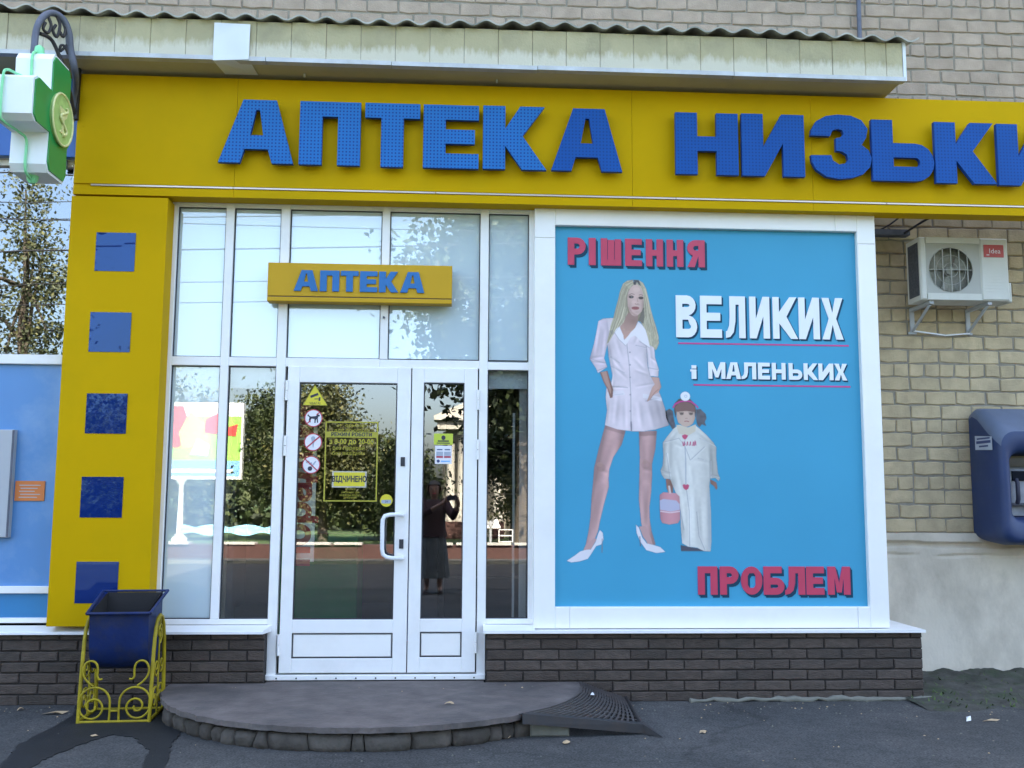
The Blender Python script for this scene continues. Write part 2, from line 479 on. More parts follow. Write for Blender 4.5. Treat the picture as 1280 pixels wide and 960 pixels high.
# ---------------------------------------------------------------- mesh helpers
class MB:
    def __init__(self):
        self.v, self.f, self.mi, self.sm = [], [], [], []

    def add(self, vs, fs, mi=0, smooth=False):
        o = len(self.v)
        self.v += [tuple(p) for p in vs]
        for f in fs:
            self.f.append(tuple(o+i for i in f))
            self.mi.append(mi)
            self.sm.append(smooth)
        return self

    def box(self, a, b, mi=0):
        x0, y0, z0 = (min(a[i], b[i]) for i in range(3))
        x1, y1, z1 = (max(a[i], b[i]) for i in range(3))
        vs = [(x0, y0, z0), (x1, y0, z0), (x1, y1, z0), (x0, y1, z0), (x0, y0, z1), (x1, y0, z1), (x1, y1, z1), (x0, y1, z1)]
        return self.add(vs, [(0, 3, 2, 1), (4, 5, 6, 7), (0, 1, 5, 4), (1, 2, 6, 5), (2, 3, 7, 6), (3, 0, 4, 7)], mi)

    def rbox(self, a, b, r, mi=0):
        """box with chamfered front (min y) edges"""
        x0, y0, z0 = (min(a[i], b[i]) for i in range(3))
        x1, y1, z1 = (max(a[i], b[i]) for i in range(3))
        vs = [(x0+r, y0, z0+r), (x1-r, y0, z0+r), (x1-r, y0, z1-r), (x0+r, y0, z1-r),
              (x0, y0+r, z0), (x1, y0+r, z0), (x1, y0+r, z1), (x0, y0+r, z1),
              (x0, y1, z0), (x1, y1, z0), (x1, y1, z1), (x0, y1, z1)]
        fs = [(0, 1, 2, 3), (8, 11, 10, 9)]
        for i in range(4):
            j = (i+1) % 4
            fs += [(4+i, 4+j, j, i), (8+i, 8+j, 4+j, 4+i)]
        return self.add(vs, fs, mi)

    def prism(self, loops, y0, y1, mi=0, mside=None, axis='Y'):
        """fill loops (first outer, rest holes) given in (x,z), extruded from y0 (front) to y1"""
        if mside is None:
            mside = mi
        def P(p, y):
            if axis == 'Y':
                return (p[0], y, p[1])
            if axis == 'X':
                return (y, p[0], p[1])
            return (p[0], p[1], y)
        pts = [p for l in loops for p in l]
        n = len(pts)
        tris = tessellate_polygon([[Vector((p[0], p[1], 0)) for p in l] for l in loops])
        fix = []
        for t in tris:
            a, b, c = (pts[i] for i in t)
            ar = (b[0]-a[0])*(c[1]-a[1])-(b[1]-a[1])*(c[0]-a[0])
            if abs(ar) < 1e-12:
                continue
            fix.append(tuple(t) if ar > 0 else (t[0], t[2], t[1]))
        if axis == 'Y':
            front, back = fix, [t[::-1] for t in fix]
        else:
            front, back = [t[::-1] for t in fix], fix
        self.add([P(p, y0) for p in pts], front, mi)
        self.add([P(p, y1) for p in pts], back, mi)
        for l in loops:
            k = len(l)
            vs = [P(p, y0) for p in l]+[P(p, y1) for p in l]
            self.add(vs, [(i, (i+1) % k, k+(i+1) % k, k+i) for i in range(k)], mside)
        return self

    def tube(self, pts, r, n=8, mi=0, closed=False, caps=True):
        pts = [Vector(p) for p in pts]
        k = len(pts)
        rs = r if isinstance(r, (list, tuple)) else [r]*k
        rings = []
        prev = None
        for i, p in enumerate(pts):
            if closed:
                t = pts[(i+1) % k]-pts[i-1]
            else:
                t = pts[min(i+1, k-1)]-pts[max(i-1, 0)]
            t = t.normalized() if t.length > 1e-9 else Vector((0, 0, 1))
            if prev is None:
                a = Vector((0, 0, 1)) if abs(t.z) < 0.9 else Vector((1, 0, 0))
                u = t.cross(a).normalized()
            else:
                u = (prev-t*prev.dot(t)).normalized()
            prev = u
            v = t.cross(u)
            rings.append([p+(u*math.cos(2*PI*j/n)+v*math.sin(2*PI*j/n))*rs[i] for j in range(n)])
        vs = [q for g in rings for q in g]
        fs = []
        for i in range(k if closed else k-1):
            i2 = (i+1) % k
            for j in range(n):
                fs.append((i*n+j, i*n+(j+1) % n, i2*n+(j+1) % n, i2*n+j))
        self.add(vs, fs, mi, True)
        if caps and not closed:
            self.add(rings[0], [tuple(range(n))[::-1]], mi)
            self.add(rings[-1], [tuple(range(n))], mi)
        return self

    def lathe(self, c, prof, n=24, mi=0):
        vs, fs = [], []
        for (r, z) in prof:
            vs += [(c[0]+r*math.cos(2*PI*j/n), c[1]+r*math.sin(2*PI*j/n), c[2]+z) for j in range(n)]
        for i in range(len(prof)-1):
            for j in range(n):
                fs.append((i*n+j, i*n+(j+1) % n, (i+1)*n+(j+1) % n, (i+1)*n+j))
        self.add(vs, fs, mi, True)
        self.add(vs[:n], [tuple(range(n))[::-1]], mi)
        self.add(vs[-n:], [tuple(range(n))], mi)
        return self

    def grid(self, fn, nu, nv, mi=0, smooth=True):
        vs = [fn(i/nu, j/nv) for j in range(nv+1) for i in range(nu+1)]
        fs = [(j*(nu+1)+i, j*(nu+1)+i+1, (j+1)*(nu+1)+i+1, (j+1)*(nu+1)+i) for j in range(nv) for i in range(nu)]
        return self.add(vs, fs, mi, smooth)

    def mesh(self, name, mats):
        me = bpy.data.meshes.new(name)
        me.from_pydata(self.v, [], self.f)
        for m in (mats if isinstance(mats, (list, tuple)) else [mats]):
            me.materials.append(MATS[m])
        me.polygons.foreach_set('material_index', self.mi)
        me.polygons.foreach_set('use_smooth', self.sm)
        me.update()
        return me

    def build(self, name, mats, parent=None):
        return place(name, self.mesh(name, mats), parent)


def smooth(pts, n=5):
    p = [Vector(q) for q in pts]
    out = []
    for i in range(len(p)-1):
        a, b, c, d = p[max(i-1, 0)], p[i], p[i+1], p[min(i+2, len(p)-1)]
        for k in range(n):
            t = k/n
            out.append(0.5*((2*b)+(c-a)*t+(2*a-5*b+4*c-d)*t*t+(3*b-a-3*c+d)*t*t*t))
    out.append(p[-1])
    return out


def root_loc(o):
    v = Vector((0, 0, 0))
    while o:
        v += o.location
        o = o.parent
    return v


def place(name, me, parent=None, loc=None):
    o = bpy.data.objects.new(name, me)
    C.objects.link(o)
    if parent:
        o.parent = parent
        base = Vector(loc) if loc is not None else Vector((0, 0, 0))
        o.location = base-root_loc(parent)
    elif loc is not None:
        o.location = loc
    return o


def tag(o, label=None, cat=None, group=None, kind=None):
    for k, v in (('label', label), ('category', cat), ('group', group), ('kind', kind)):
        if v:
            o[k] = v
    return o


def thing(name, label, cat, loc, group=None):
    o = bpy.data.objects.new(name, None)
    o.empty_display_size = 0.1
    C.objects.link(o)
    o.location = loc
    return tag(o, label, cat, group)


def copy_tree(o, loc, label=None):
    r = o.copy()
    C.objects.link(r)
    r.location = loc
    if label:
        r['label'] = label
    def rec(src, dst):
        for ch in list(src.children):
            c = ch.copy()
            C.objects.link(c)
            c.parent = dst
            rec(ch, c)
    rec(o, r)
    return r


def text_mesh(body, size, loc, mi_mat, thick=0.0012, align='CENTER', sx=1.0, rot=0.0, parent=None, name='lettering', rz=0.0, mb=None, mi=0, bold=0.0):
    """flat printed words facing -Y, centred at loc; added to mb if given"""
    c = bpy.data.curves.new('t', 'FONT')
    c.body = body
    c.size = size
    c.align_x = align
    c.align_y = 'CENTER'
    c.resolution_u = 2
    c.offset = bold
    o = bpy.data.objects.new('t', c)
    C.objects.link(o)
    bpy.context.view_layer.update()
    me = bpy.data.meshes.new_from_object(o.evaluated_get(bpy.context.evaluated_depsgraph_get()))
    bpy.data.objects.remove(o)
    vs = [Vector((v.co.x*sx, v.co.y, 0)) for v in me.vertices]
    ca, sa = math.cos(rot), math.sin(rot)
    vs = [(loc[0]+v.x*ca-v.y*sa, loc[1], loc[2]+v.x*sa+v.y*ca) for v in vs]
    fs = [tuple(p.vertices) for p in me.polygons]
    bpy.data.meshes.remove(me)
    if mb is not None:
        mb.add(vs, fs, mi)
        return None
    m = MB()
    m.add(vs, fs)
    return m.build(name, mi_mat, parent)


# ---------------------------------------------------------------- cut letter shapes
def arc(cx, cy, rx, ry, a0, a1, n=8):
    return [(cx+rx*math.cos(R(a0+(a1-a0)*i/n)), cy+ry*math.sin(R(a0+(a1-a0)*i/n))) for i in range(n+1)]


ZE = [(272, 627), (275, 600), (300, 560), (345, 535), (400, 527), (460, 530), (510, 550), (538, 590), (530, 630), (508, 665), (540, 690),
      (553, 725), (545, 765), (510, 800), (460, 818), (400, 825), (340, 815), (295, 785), (275, 750), (270, 718), (365, 716), (372, 740),
      (400, 758), (430, 752), (443, 735), (438, 712), (415, 698), (388, 695), (388, 637), (410, 632), (425, 617), (420, 600), (400, 594),
      (375, 600), (362, 628)]


def glyph(ch, w, h, t, s):
    if ch == 'А':
        f = max(0.285*w, 0) if t > 0.25*w else t*1.15
        return [[(0, 0), (.31*w, h), (.755*w, h), (w, 0), (w-f, 0), (w-f-.06*w, .22*h), (f+.06*w, .22*h), (f, 0)],
                [(.415*w, .44*h), (.59*w, .44*h), (.535*w, .84*h), (.485*w, .84*h)]]
    if ch == 'П':
        return [[(0, 0), (0, h), (w, h), (w, 0), (w-t, 0), (w-t, h-s), (t, h-s), (t, 0)]]
    if ch == 'Т':
        return [[(0, h), (w, h), (w, h-s), (w/2+t/2, h-s), (w/2+t/2, 0), (w/2-t/2, 0), (w/2-t/2, h-s), (0, h-s)]]
    if ch == 'Е':
        m = h*0.5
        return [[(0, 0), (0, h), (w, h), (w, h-s), (t, h-s), (t, m+s*.48), (.93*w, m+s*.48), (.93*w, m-s*.48), (t, m-s*.48), (t, s), (w, s), (w, 0)]]
    if ch in 'ІI':
        return [[(0, 0), (0, h), (w, h), (w, 0)]]
    if ch == 'Ш':
        return [[(0, 0), (0, h), (t, h), (t, s), (w/2-t/2, s), (w/2-t/2, h*.94), (w/2+t/2, h*.94), (w/2+t/2, s), (w-t, s), (w-t, h*.97), (w, h*.97), (w, 0)]]
    if ch == 'Н':
        return [[(0, 0), (0, h), (t, h), (t, h/2+s/2), (w-t, h/2+s/2), (w-t, h), (w, h), (w, 0), (w-t, 0), (w-t, h/2-s/2), (t, h/2-s/2), (t, 0)]]
    if ch == 'И':
        return [[(0, 0), (0, h), (t, h), (t, .47*h), (w-t*1.05, h), (w, h), (w, 0), (w-t, 0), (w-t, .53*h), (t*1.05, 0)]]
    if ch == 'К':
        q = .36*w+.75*t
        return [[(0, 0), (0, h), (t, h), (t, .64*h), (.97*w-1.1*t, h), (.97*w, h), (q, .53*h), (w, 0), (w-1.1*t, 0), (t, .37*h), (t, 0)]]
    if ch == 'Х':
        return [[(0, h), (1.15*t, h), (w/2, .64*h), (w-1.15*t, h), (w, h), (w/2+.58*t, .5*h), (w, 0), (w-1.15*t, 0), (w/2, .36*h), (1.15*t, 0), (0, 0), (w/2-.58*t, .5*h)]]
    if ch == 'М':
        return [[(0, 0), (0, h), (1.15*t, h), (w/2, .42*h), (w-1.15*t, h), (w, h), (w, 0), (w-t, 0), (w-t, .6*h), (w/2+.35*t, .08*h), (w/2-.35*t, .08*h), (t, .6*h), (t, 0)]]
    if ch == 'Л':
        return [[(0, 0), (0, .16*h), (.08*w, .18*h), (.17*w, .3*h), (.2*w, .5*h), (.2*w, h), (w, h), (w, 0), (w-t, 0), (w-t, h-s), (.2*w+t*.95, h-s), (.2*w+t*.9, .4*h), (.2*w+t*.6, .14*h), (.12*w+t*.3, .03*h)]]
    if ch == 'Р':
        hb, rb = .62*h, min(.5*w, .31*h)
        o = [(0, 0), (0, h), (w-rb, h)]+arc(w-rb, h-hb/2, rb, hb/2, 90, -90)[1:]+[(t, h-hb), (t, 0)]
        i = [(t, h-s), (w-rb, h-s)]+arc(w-rb, h-hb/2, max(rb-t*.95, rb*.2), hb/2-s, 90, -90)[1:]+[(t, h-hb+s)]
        return [o, i]
    if ch == 'Я':
        hb, rb = .60*h, min(.5*w, .31*h)
        o = [(w, 0), (w, h), (rb, h)]+arc(rb, h-hb/2, rb, hb/2, 90, 250)[1:]+[(0, 0), (t*1.15, 0), (w-t-.02*w, h-hb-.01*h), (w-t, h-hb), (w-t, 0)]
        i = [(w-t, h-s), (rb, h-s)]+arc(rb, h-hb/2, max(rb-t*.95, rb*.2), hb/2-s, 90, 270)[1:]+[(w-t, h-hb+s)]
        return [o, i]
    if ch == 'Ь':
        hb = .62*h
        rb = min(.5*w, hb/2)
        o = [(0, 0), (0, h), (t, h), (t, hb), (w-rb, hb)]+arc(w-rb, hb/2, rb, hb/2, 90, -90)[1:]
        i = [(t, hb-s), (w-rb, hb-s)]+arc(w-rb, hb/2, max(rb-t*.95, rb*.25), hb/2-s, 90, -90)[1:]+[(t, s)]
        return [o, i]
    if ch == 'Б':
        hb = .6*h
        rb = min(.45*w, hb/2)
        o = [(0, 0), (0, h), (.88*w, h), (.88*w, h-s), (t, h-s), (t, hb), (w-rb, hb)]+arc(w-rb, hb/2, rb, hb/2, 90, -90)[1:]
        i = [(t, hb-s), (w-rb, hb-s)]+arc(w-rb, hb/2, max(rb-t*.95, rb*.25), hb/2-s, 90, -90)[1:]+[(t, s)]
        return [o, i]
    if ch == 'В':
        r1 = min(.42*w, .25*h)
        o = [(0, 0), (0, h), (.94*w-r1, h)]+arc(.94*w-r1, .76*h, r1, .24*h, 90, -80)[1:]+arc(w-r1, .26*h, r1, .26*h, 80, -90)
        i1 = [(t, h-s), (.94*w-r1, h-s)]+arc(.94*w-r1, .76*h, max(r1-t*.95, r1*.2), .24*h-s, 90, -90)[1:]+[(t, .52*h+s)]
        i2 = [(t, .52*h-s*.5), (w-r1, .52*h-s*.5)]+arc(w-r1, .26*h, max(r1-t*.95, r1*.2), .26*h-s, 80, -90)[1:]+[(t, s)]
        return [o, i1, i2]
    if ch == 'О':
        return [arc(w/2, h/2, w/2, h/2, 90, -270, 24)[:-1], [(t, .66*h), (w/2-.1*w, h-s), (w/2+.1*w, h-s), (w-t, .66*h), (w-t, .34*h), (w/2+.1*w, s), (w/2-.1*w, s), (t, .34*h)]]
    if ch == 'З':
        return [[((x-270)/283*w, (825-y)/298*h) for x, y in ZE]]
    raise KeyError(ch)


def letter(ch, x0, x1, z0, z1, yf, yb, mats, parent, t, s, slope=0.0):
    wd, h = x1-x0, z1-z0
    m = MB()
    loops = [[(x0+a, z0+b+slope*a) for a, b in l] for l in glyph(ch, wd, h, t, s)]
    m.prism(loops, yf, yb, 0, len(mats)-1)
    return m.build('letter', mats, parent)


# ================================================================ the ground
gm = MB()
def ground_z(x, y):
    return 0.0
gm.add([(-80, -14.6, 0), (80, -14.6, 0), (80, 14, 0), (-80, 14, 0)], [(0, 1, 2, 3)])
tag(gm.build('pavement', 'asphalt'), kind='structure')
tag(MB().add([(-400, -600, -0.02), (400, -600, -0.02), (400, 200, -0.02), (-400, 200, -0.02)], [(0, 1, 2, 3)]).build('ground', 'grass'), kind='structure')
tag(MB().add([(-80, -14.2, 0.004), (80, -14.2, 0.004), (80, -8.6, 0.004), (-80, -8.6, 0.004)], [(0, 1, 2, 3)]).build('road', 'road'), kind='structure')


def ragged(pts, n, amp, seed):
    rr = random.Random(seed)
    out = []
    k = len(pts)
    for i in range(k):
        a, b = pts[i], pts[(i+1) % k]
        for j in range(n):
            t = j/n
            x, y = a[0]+(b[0]-a[0])*t, a[1]+(b[1]-a[1])*t
            out.append((x+rr.uniform(-amp, amp), y+rr.uniform(-amp, amp)))
    return out


# water stain round the litter bin
st = [(-2.453, -1.721), (-2.497, -1.504), (-2.555, -1.268), (-2.541, -0.868), (-2.53, -0.506), (-2.653, -0.095), (-2.445, 0.181), (-2.041, -0.113), (-1.956, -0.275), (-1.675, -1.023), (-1.666, -1.262), (-1.543, -1.818), (-1.663, -1.814), (-1.753, -1.407), (-1.934, -1.096), (-2.091, -1.03), (-2.186, -1.243), (-2.261, -1.564), (-2.279, -1.791), (-2.191, -2.13), (-2.35, -2.124)]
mb = MB()
mb.prism([ragged(st, 9, 0.011, 3)], 0.002, 0.005, axis='Z')
tag(mb.build('wet_stain', 'wet'), kind='structure')

# soil mound at the foot of the plastered wall, right
def soil(u, v):
    x = 3.35+u*4.2
    y = 0.70-v*1.25
    if x < 3.56 and y < 0.68:
        pass
    edge = math.sin(x*5.1)*0.04+math.sin(x*11.7)*0.03
    hgt = 0.085*max(0.0, 1-(v*1.02+edge)/1.0)**1.2
    hgt += 0.012*math.sin(x*17+y*13)*(1-v)+0.010*math.sin(x*31-y*27)*(1-v)
    if v > 0.97:
        hgt = -0.01
    return (x, y+edge*v, hgt)
sm = MB().grid(soil, 90, 24)
tag(sm.build('soil_strip', 'soil'), kind='structure')
wd = MB()
rw = random.Random(5)
for i in range(520):
    u, v = rw.random(), rw.random()**0.8*0.95
    if rw.random() < 0.5:
        v = 0.55+0.4*rw.random()
        u = rw.random()*0.55
    p = soil(u, v)
    if p[0] < 3.6 and p[1] > -0.14:
        continue
    a = rw.uniform(0, 2*PI)
    ln, wid = rw.uniform(0.012, 0.045), rw.uniform(0.004, 0.010)
    dx, dy = math.cos(a), math.sin(a)
    up_ = rw.uniform(0.2, 1.0)*ln
    wd.add([(p[0]-dy*wid, p[1]+dx*wid, p[2]-.003), (p[0]+dy*wid, p[1]-dx*wid, p[2]-.003), (p[0]+dx*ln, p[1]+dy*ln, p[2]+up_)], [(0, 1, 2)])
tag(wd.build('weeds', 'weed'), label='sparse low weeds on the soil at the foot of the wall', kind='stuff')

# ================================================================ the brick building
bld = thing('brick_building', 'silicate brick building wall with a plastered pale base', 'building', (0.0, 0.7, 0.0))
WY = 0.712                                    # mortar plane
ZB = 1.196
PZ = (3.001-ZB)/15.0
XA = 3.888
PX = (4.713-3.908)/3.0
sh = MB()
sh.box((3.24, WY, ZB), (12, 1.1, 4.70))
sh.box((-12, WY, 4.70), (12, 1.1, 11.3))
sh.box((-1.2, WY, 11.3), (12, .75, 18.8))  # unseen taller front, added height that throws shade on the road
sh.box((-12, WY, 3.75), (3.24, 1.1, 4.70))
sh.build('wall', 'mortar', bld)
shell = MB()
shell.box((-12, 1.1, 11.0), (-1.2, 12.4, 11.3))
shell.box((-1.2, .75, 11.0), (12, 12.4, 18.8))  # unseen block behind it, stepped so only the left road stays sunlit
shell.box((-12, 12.0, 0), (12, 12.4, 11.0))
shell.box((-12.3, 0.75, 0), (-12, 12.0, 11.3))
shell.box((12, 0.75, 0), (12.3, 12.0, 18.8))
shell.build('back_wall', 'plaster', bld)
bp = MB()
def base_plaster(u, v):
    x = 3.24+u*8.7
    z = -0.05+v*(ZB+0.05)
    y = 0.655+0.008*math.sin(x*3.3+z*2)+0.006*math.sin(x*7.7-z*9)
    if abs(v-0.925-.004*math.sin(x*4)) < 0.016:
        y += 0.035
    if v > 0.94:
        y -= 0.010
    if abs(v-0.855-.006*math.sin(x*2.3+1)-.003*math.sin(x*9)) < 0.009 and math.sin(x*3.1)+.5*math.sin(x*7.3) > -.5:
        y += 0.014
    return (x, y, z)
bp.grid(base_plaster, 220, 120)
bp.add([(3.24, .655, ZB), (11.94, .655, ZB), (11.94, WY, ZB), (3.24, WY, ZB)], [(0, 1, 2, 3)])
bp.build('plaster_base', 'plaster', bld)


def brick_mesh(wd_, ht, dp, seed, m, jag=0.0055):
    rr = random.Random(seed)
    n = 3
    b = MB()
    fr, c = [], 0.006
    def j():
        return rr.uniform(-jag, jag)
    xs = [-wd_/2+wd_*i/n for i in range(n+1)]
    top = [(x, ht/2+j()) for x in xs]
    bot = [(x, -ht/2+j()) for x in xs]
    top[0] = (top[0][0]+j(), top[0][1]-abs(j())); top[-1] = (top[-1][0]+j(), top[-1][1]-abs(j()))
    bot[0] = (bot[0][0]+j(), bot[0][1]+abs(j())); bot[-1] = (bot[-1][0]+j(), bot[-1][1]+abs(j()))
    loop = bot+top[::-1]
    k = len(loop)
    cx = [(x*(1-c*2/wd_), z*(1-c*2/ht)) for x, z in loop]
    vs = [(x, -dp-rr.uniform(0, .002), z) for x, z in cx]+[(x, -dp+0.006, z) for x, z in loop]+[(x, 0.004, z) for x, z in loop]
    fs = [tuple(range(k))]
    for i in range(k):
        q = (i+1) % k
        fs += [(k+i, k+q, q, i), (2*k+i, 2*k+q, k+q, k+i)]
    b.add(vs, fs)
    return b.mesh('brick', m)


ST = [brick_mesh(PX-0.013, PZ-0.013, 0.009, 10+i, 'brick') for i in range(6)]
HD = [brick_mesh(PX/2-0.013, PZ-0.013, 0.009, 30+i, 'brick') for i in range(5)]
STU = [brick_mesh(PX-0.013, PZ-0.013, 0.009, 10+i, 'brick_upper') for i in range(6)]
HDU = [brick_mesh(PX/2-0.013, PZ-0.013, 0.009, 30+i, 'brick_upper') for i in range(5)]
rb = random.Random(21)
cells = []
for k in range(0, 46):
    z = ZB+PZ*(k+0.5)
    head = k % 4 == 3
    px_ = PX/2 if head else PX
    off = XA if head else (XA if k % 2 == 0 else XA+PX/2)
    i0 = int(math.floor((-4.6-off)/px_))
    i1 = int(math.ceil((6.4-off)/px_))
    for i in range(i0, i1):
        x = off+px_*(i+0.5)
        if z < 4.72 and x-px_/2 < 3.26:
            continue
        if z+PZ/2 > 6.2:
            continue
        cells.append((x, z, head))
def shown(c):
    x, z, _ = c
    if x > 3.3 and x < 5.05 and z < 3.72:
        return 2
    if x > 3.42 and x < 5.2 and 4.6 < z < 5.62:
        return 2
    if 5.10 < z < 5.62 and -4.0 < x < 5.2:
        return 1
    return 0
cells.sort(key=lambda c: -shown(c))
far = MB()
nb = 0
for x, z, head in cells:
    lo = z < 4.5
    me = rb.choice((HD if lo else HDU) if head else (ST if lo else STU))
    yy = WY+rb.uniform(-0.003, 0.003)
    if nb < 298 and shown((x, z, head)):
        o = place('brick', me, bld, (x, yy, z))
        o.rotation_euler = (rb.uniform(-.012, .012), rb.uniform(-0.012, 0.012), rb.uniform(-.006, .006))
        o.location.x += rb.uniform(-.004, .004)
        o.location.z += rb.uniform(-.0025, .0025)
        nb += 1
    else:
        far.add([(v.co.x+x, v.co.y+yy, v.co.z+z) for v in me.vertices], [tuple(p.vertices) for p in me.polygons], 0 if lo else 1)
tag(far.build('brick_courses', ['brick', 'brick_upper'], bld), kind='stuff')

# grey conduit up the wall above the roof edge
cx_ = 3.546
tag(MB().tube([(cx_, 0.66, 4.9), (cx_-.003, 0.66, 5.4), (cx_+.003, 0.66, 6.2)], 0.02, 10).build('conduit_pipe', 'iron_grey'), 'thin grey pipe climbing the brick wall above the canopy', 'pipe')

# ================================================================ canopy with corrugated edge
can = thing('roof_canopy', 'long weathered concrete canopy edge under a corrugated sheet roof', 'canopy', (0.0, -0.45, 4.64))
CY, CB, CT = -0.45, 4.645, 4.954
XR = 3.40
x = XR-0.012
rc = random.Random(3)
m = MATS['cornice']
while x > -6.2:
    wdt = 0.255 if x > -6 else 1.0
    if x > XR-0.3:
        wdt = 0.13 if x > XR-0.05 else 0.165
    dz = rc.uniform(-0.003, 0.003)
    mb = MB().rbox((x-wdt+0.0015, CY+rc.uniform(-.003, .003), CB+0.03), (x-0.0015, CY+0.06, CT+dz), 0.003)
    o = mb.build('cornice_panel', 'cornice', can)
    x -= wdt
MB().box((-6.2, CY+.006, CB+.02), (XR-.014, CY+.05, CT-.01)).build('backing', 'mortar', can)
x = XR
while x > -6.2:                                    # drip trim in lengths
    l_ = rc.uniform(0.9, 1.5)
    dz = rc.uniform(-0.004, 0.006)
    MB().box((x-l_+.004, CY-.012+rc.uniform(-.004, .002), CB+dz), (x, CY+.05, CB+.032+dz)).build('trim', 'tin', can)
    x -= l_
MB().box((-6.2, CY+.05, CB+.004), (XR-.02, 0.70, CB+.03)).build('soffit', 'soffit', can)
MB().box((XR-.012, CY-.004, CB+.004), (XR+.012, CY+.03, CT+.02)).build('end_trim', 'tin_white', can)
MB().box((XR-.016, CY+.03, CB+.03), (XR+.004, 0.70, CT)).build('end_panel', 'cornice', can)
# corrugated sheet
ZW = CT+0.028
sg = MB()
def wav(u, v, dz=0.0):
    x = -6.2+u*(XR+0.10+6.2)
    y = CY-0.05+v*1.16
    sag = 0.012*math.sin(x*1.1)+0.006*math.sin(x*3.3)
    return (x, y, ZW+0.019*math.cos(2*PI*x/0.196)*(1 if abs(math.cos(PI*x/0.196)) > 0 else 1)+v*0.22+sag*(1-v)+dz)
nu = 620
sg.grid(wav, nu, 4)
sg.grid(lambda u, v: wav(u, v, -0.012), nu, 4)
top_, bot_ = [wav(i/nu, 0) for i in range(nu+1)], [wav(i/nu, 0, -0.012) for i in range(nu+1)]
sg.add(top_+bot_, [(nu+1+i, nu+2+i, i+1, i) for i in range(nu)])
sg.build('corrugated_roof', 'slate', can)
MB().box((-6.2, CY+.05, CT-.02), (XR, CY+.12, CT+.0)).build('bed', 'soffit', can)
pa = (-1.801, -0.46, 4.844)
pb = (-1.543, -0.46, 4.625)
MB().prism([[(pa[0], CB-.012), (pb[0], CB+.004), (pb[0]+.002, CT-.035), (pa[0], CT-.03)]], CY-.022, CY-.014).build('patch_sheet', 'tin_white', can)
MB().add([(pa[0], CY-.022, CB-.012), (pb[0], CY-.022, CB+.004), (pb[0]+.02, -.215, CB-.002), (pa[0]+.03, -.215, CB-.002)], [(0, 1, 2, 3)]).build('patch_soffit', 'tin_white', can)
for px in (-1.169, 0.286):
    MB().box((px-.006, -.27, CB-.028), (px+.006, -.255, CB)).build('clip', 'tin', can)

# ================================================================ yellow fascia with the shop's name
FZ0, FZ1 = 3.689, 4.618
FX0 = -2.85
fas = thing('fascia_sign', 'long yellow fascia sign with big blue perforated letters above the shop front', 'sign', (FX0, -0.2, FZ0))
ZS = 3.761
x = FX0
seams = [-1.675, 1.336, 2.75, 4.75, 6.2]
for s_ in seams:
    MB().box((x+.0012, -.2, ZS+.012), (s_-.0012, -.05, FZ1)).build('panel', 'yellow', fas)
    MB().box((x+.0012, -.2, FZ0), (s_-.0012, -.05, ZS-.012)).build('lower_panel', 'yellow', fas)
    x = s_
x = -2.721
for s_ in [-1.679, -0.167, 1.674, 3.331, 6.2]:
    MB().box((x, -.206, ZS-.006), (s_-.004, -.16, ZS+.006)).build('metal_strip', 'strip', fas)
    x = s_+.002
MB().box((FX0, -.19, ZS-.013), (6.2, -.1, ZS+.013)).build('groove', 'yellow', fas)
for zq_ in (FZ0+.12, FZ1-.15):
    MB().box((3.27, -.05, zq_), (6.2, -.01, zq_+.04)).build('rail', 'iron_grey', fas)
for xq_ in (4.0, 5.4):
    MB().box((xq_, -.01, FZ1-.15), (xq_+.04, .70, FZ1-.11)).build('strut', 'iron_grey', fas)
rv = random.Random(8)
scr = MB()
for sx in [FX0+.05]+[q+d for q in seams[:4] for d in (-.03, .03)]:
    for q in (0.06, 0.45, 0.8):
        scr.tube([(sx, -.2, ZS+q), (sx, -.203, ZS+q)], .005, 6)
scr.build('rivets', 'yellow', fas)
LET = [('А', 272, 124, 366, 203.5), ('П', 373, 126, 449.5, 206), ('Т', 455, 129, 524, 208.5), ('Е', 528.5, 131, 598, 210), ('К', 603.5, 132.5, 683, 211.5),
       ('А', 689, 135.5, 778, 214), ('Н', 845, 141, 923.5, 218), ('И', 928, 142.5, 1006.4, 220), ('З', 1013.7, 143, 1090, 223.5), ('Ь', 1091, 150, 1168.4, 226),
       ('К', 1169.7, 153, 1246, 229), ('И', 1248, 155, 1325, 232)]
LX = [(-1.781, -1.23), (-1.189, -0.737), (-0.704, -0.293), (-0.266, 0.151),
      (0.184, 0.665), (0.701, 1.244), (1.657, 2.143), (2.171, 2.661),
      (2.709, 3.19), (3.194, 3.686), (3.695, 4.183), (4.196, 4.693)]
LZ = [(3.93, 4.419), (3.929, 4.42), (3.926, 4.422), (3.928, 4.422),
      (3.931, 4.427), (3.933, 4.425), (3.929, 4.418), (3.929, 4.423),
      (3.92, 4.436), (3.917, 4.405), (3.91, 4.4), (3.904, 4.399)]
for i, (ch, *_) in enumerate(LET):
    (x0, x1), (z0, z1) = LX[i], LZ[i]
    wl_, hl_ = x1-x0, z1-z0
    spots_ = {'Т': ((.5, .3), (.5, .7)), 'А': ((.14, .08), (.86, .08), (.4, .9)), 'З': ((.8, .25), (.75, .8))}.get(ch, ((.15, .2), (.15, .8)))
    spc = MB()
    for u_, v_ in spots_:
        spc.box((x0+wl_*u_-.02, -.2505, z0+hl_*v_-.012), (x0+wl_*u_+.02, -.199, z0+hl_*v_+.012))
    spc.build('spacer', 'yellow', fas)
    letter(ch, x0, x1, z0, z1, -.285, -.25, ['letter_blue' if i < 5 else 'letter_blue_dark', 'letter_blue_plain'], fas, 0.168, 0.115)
tag(MB().box((FX0+.02, -.05, FZ0-.02+.03), (3.27, 0.70, FZ1-.03)).build('fascia_box', 'soffit', fas))

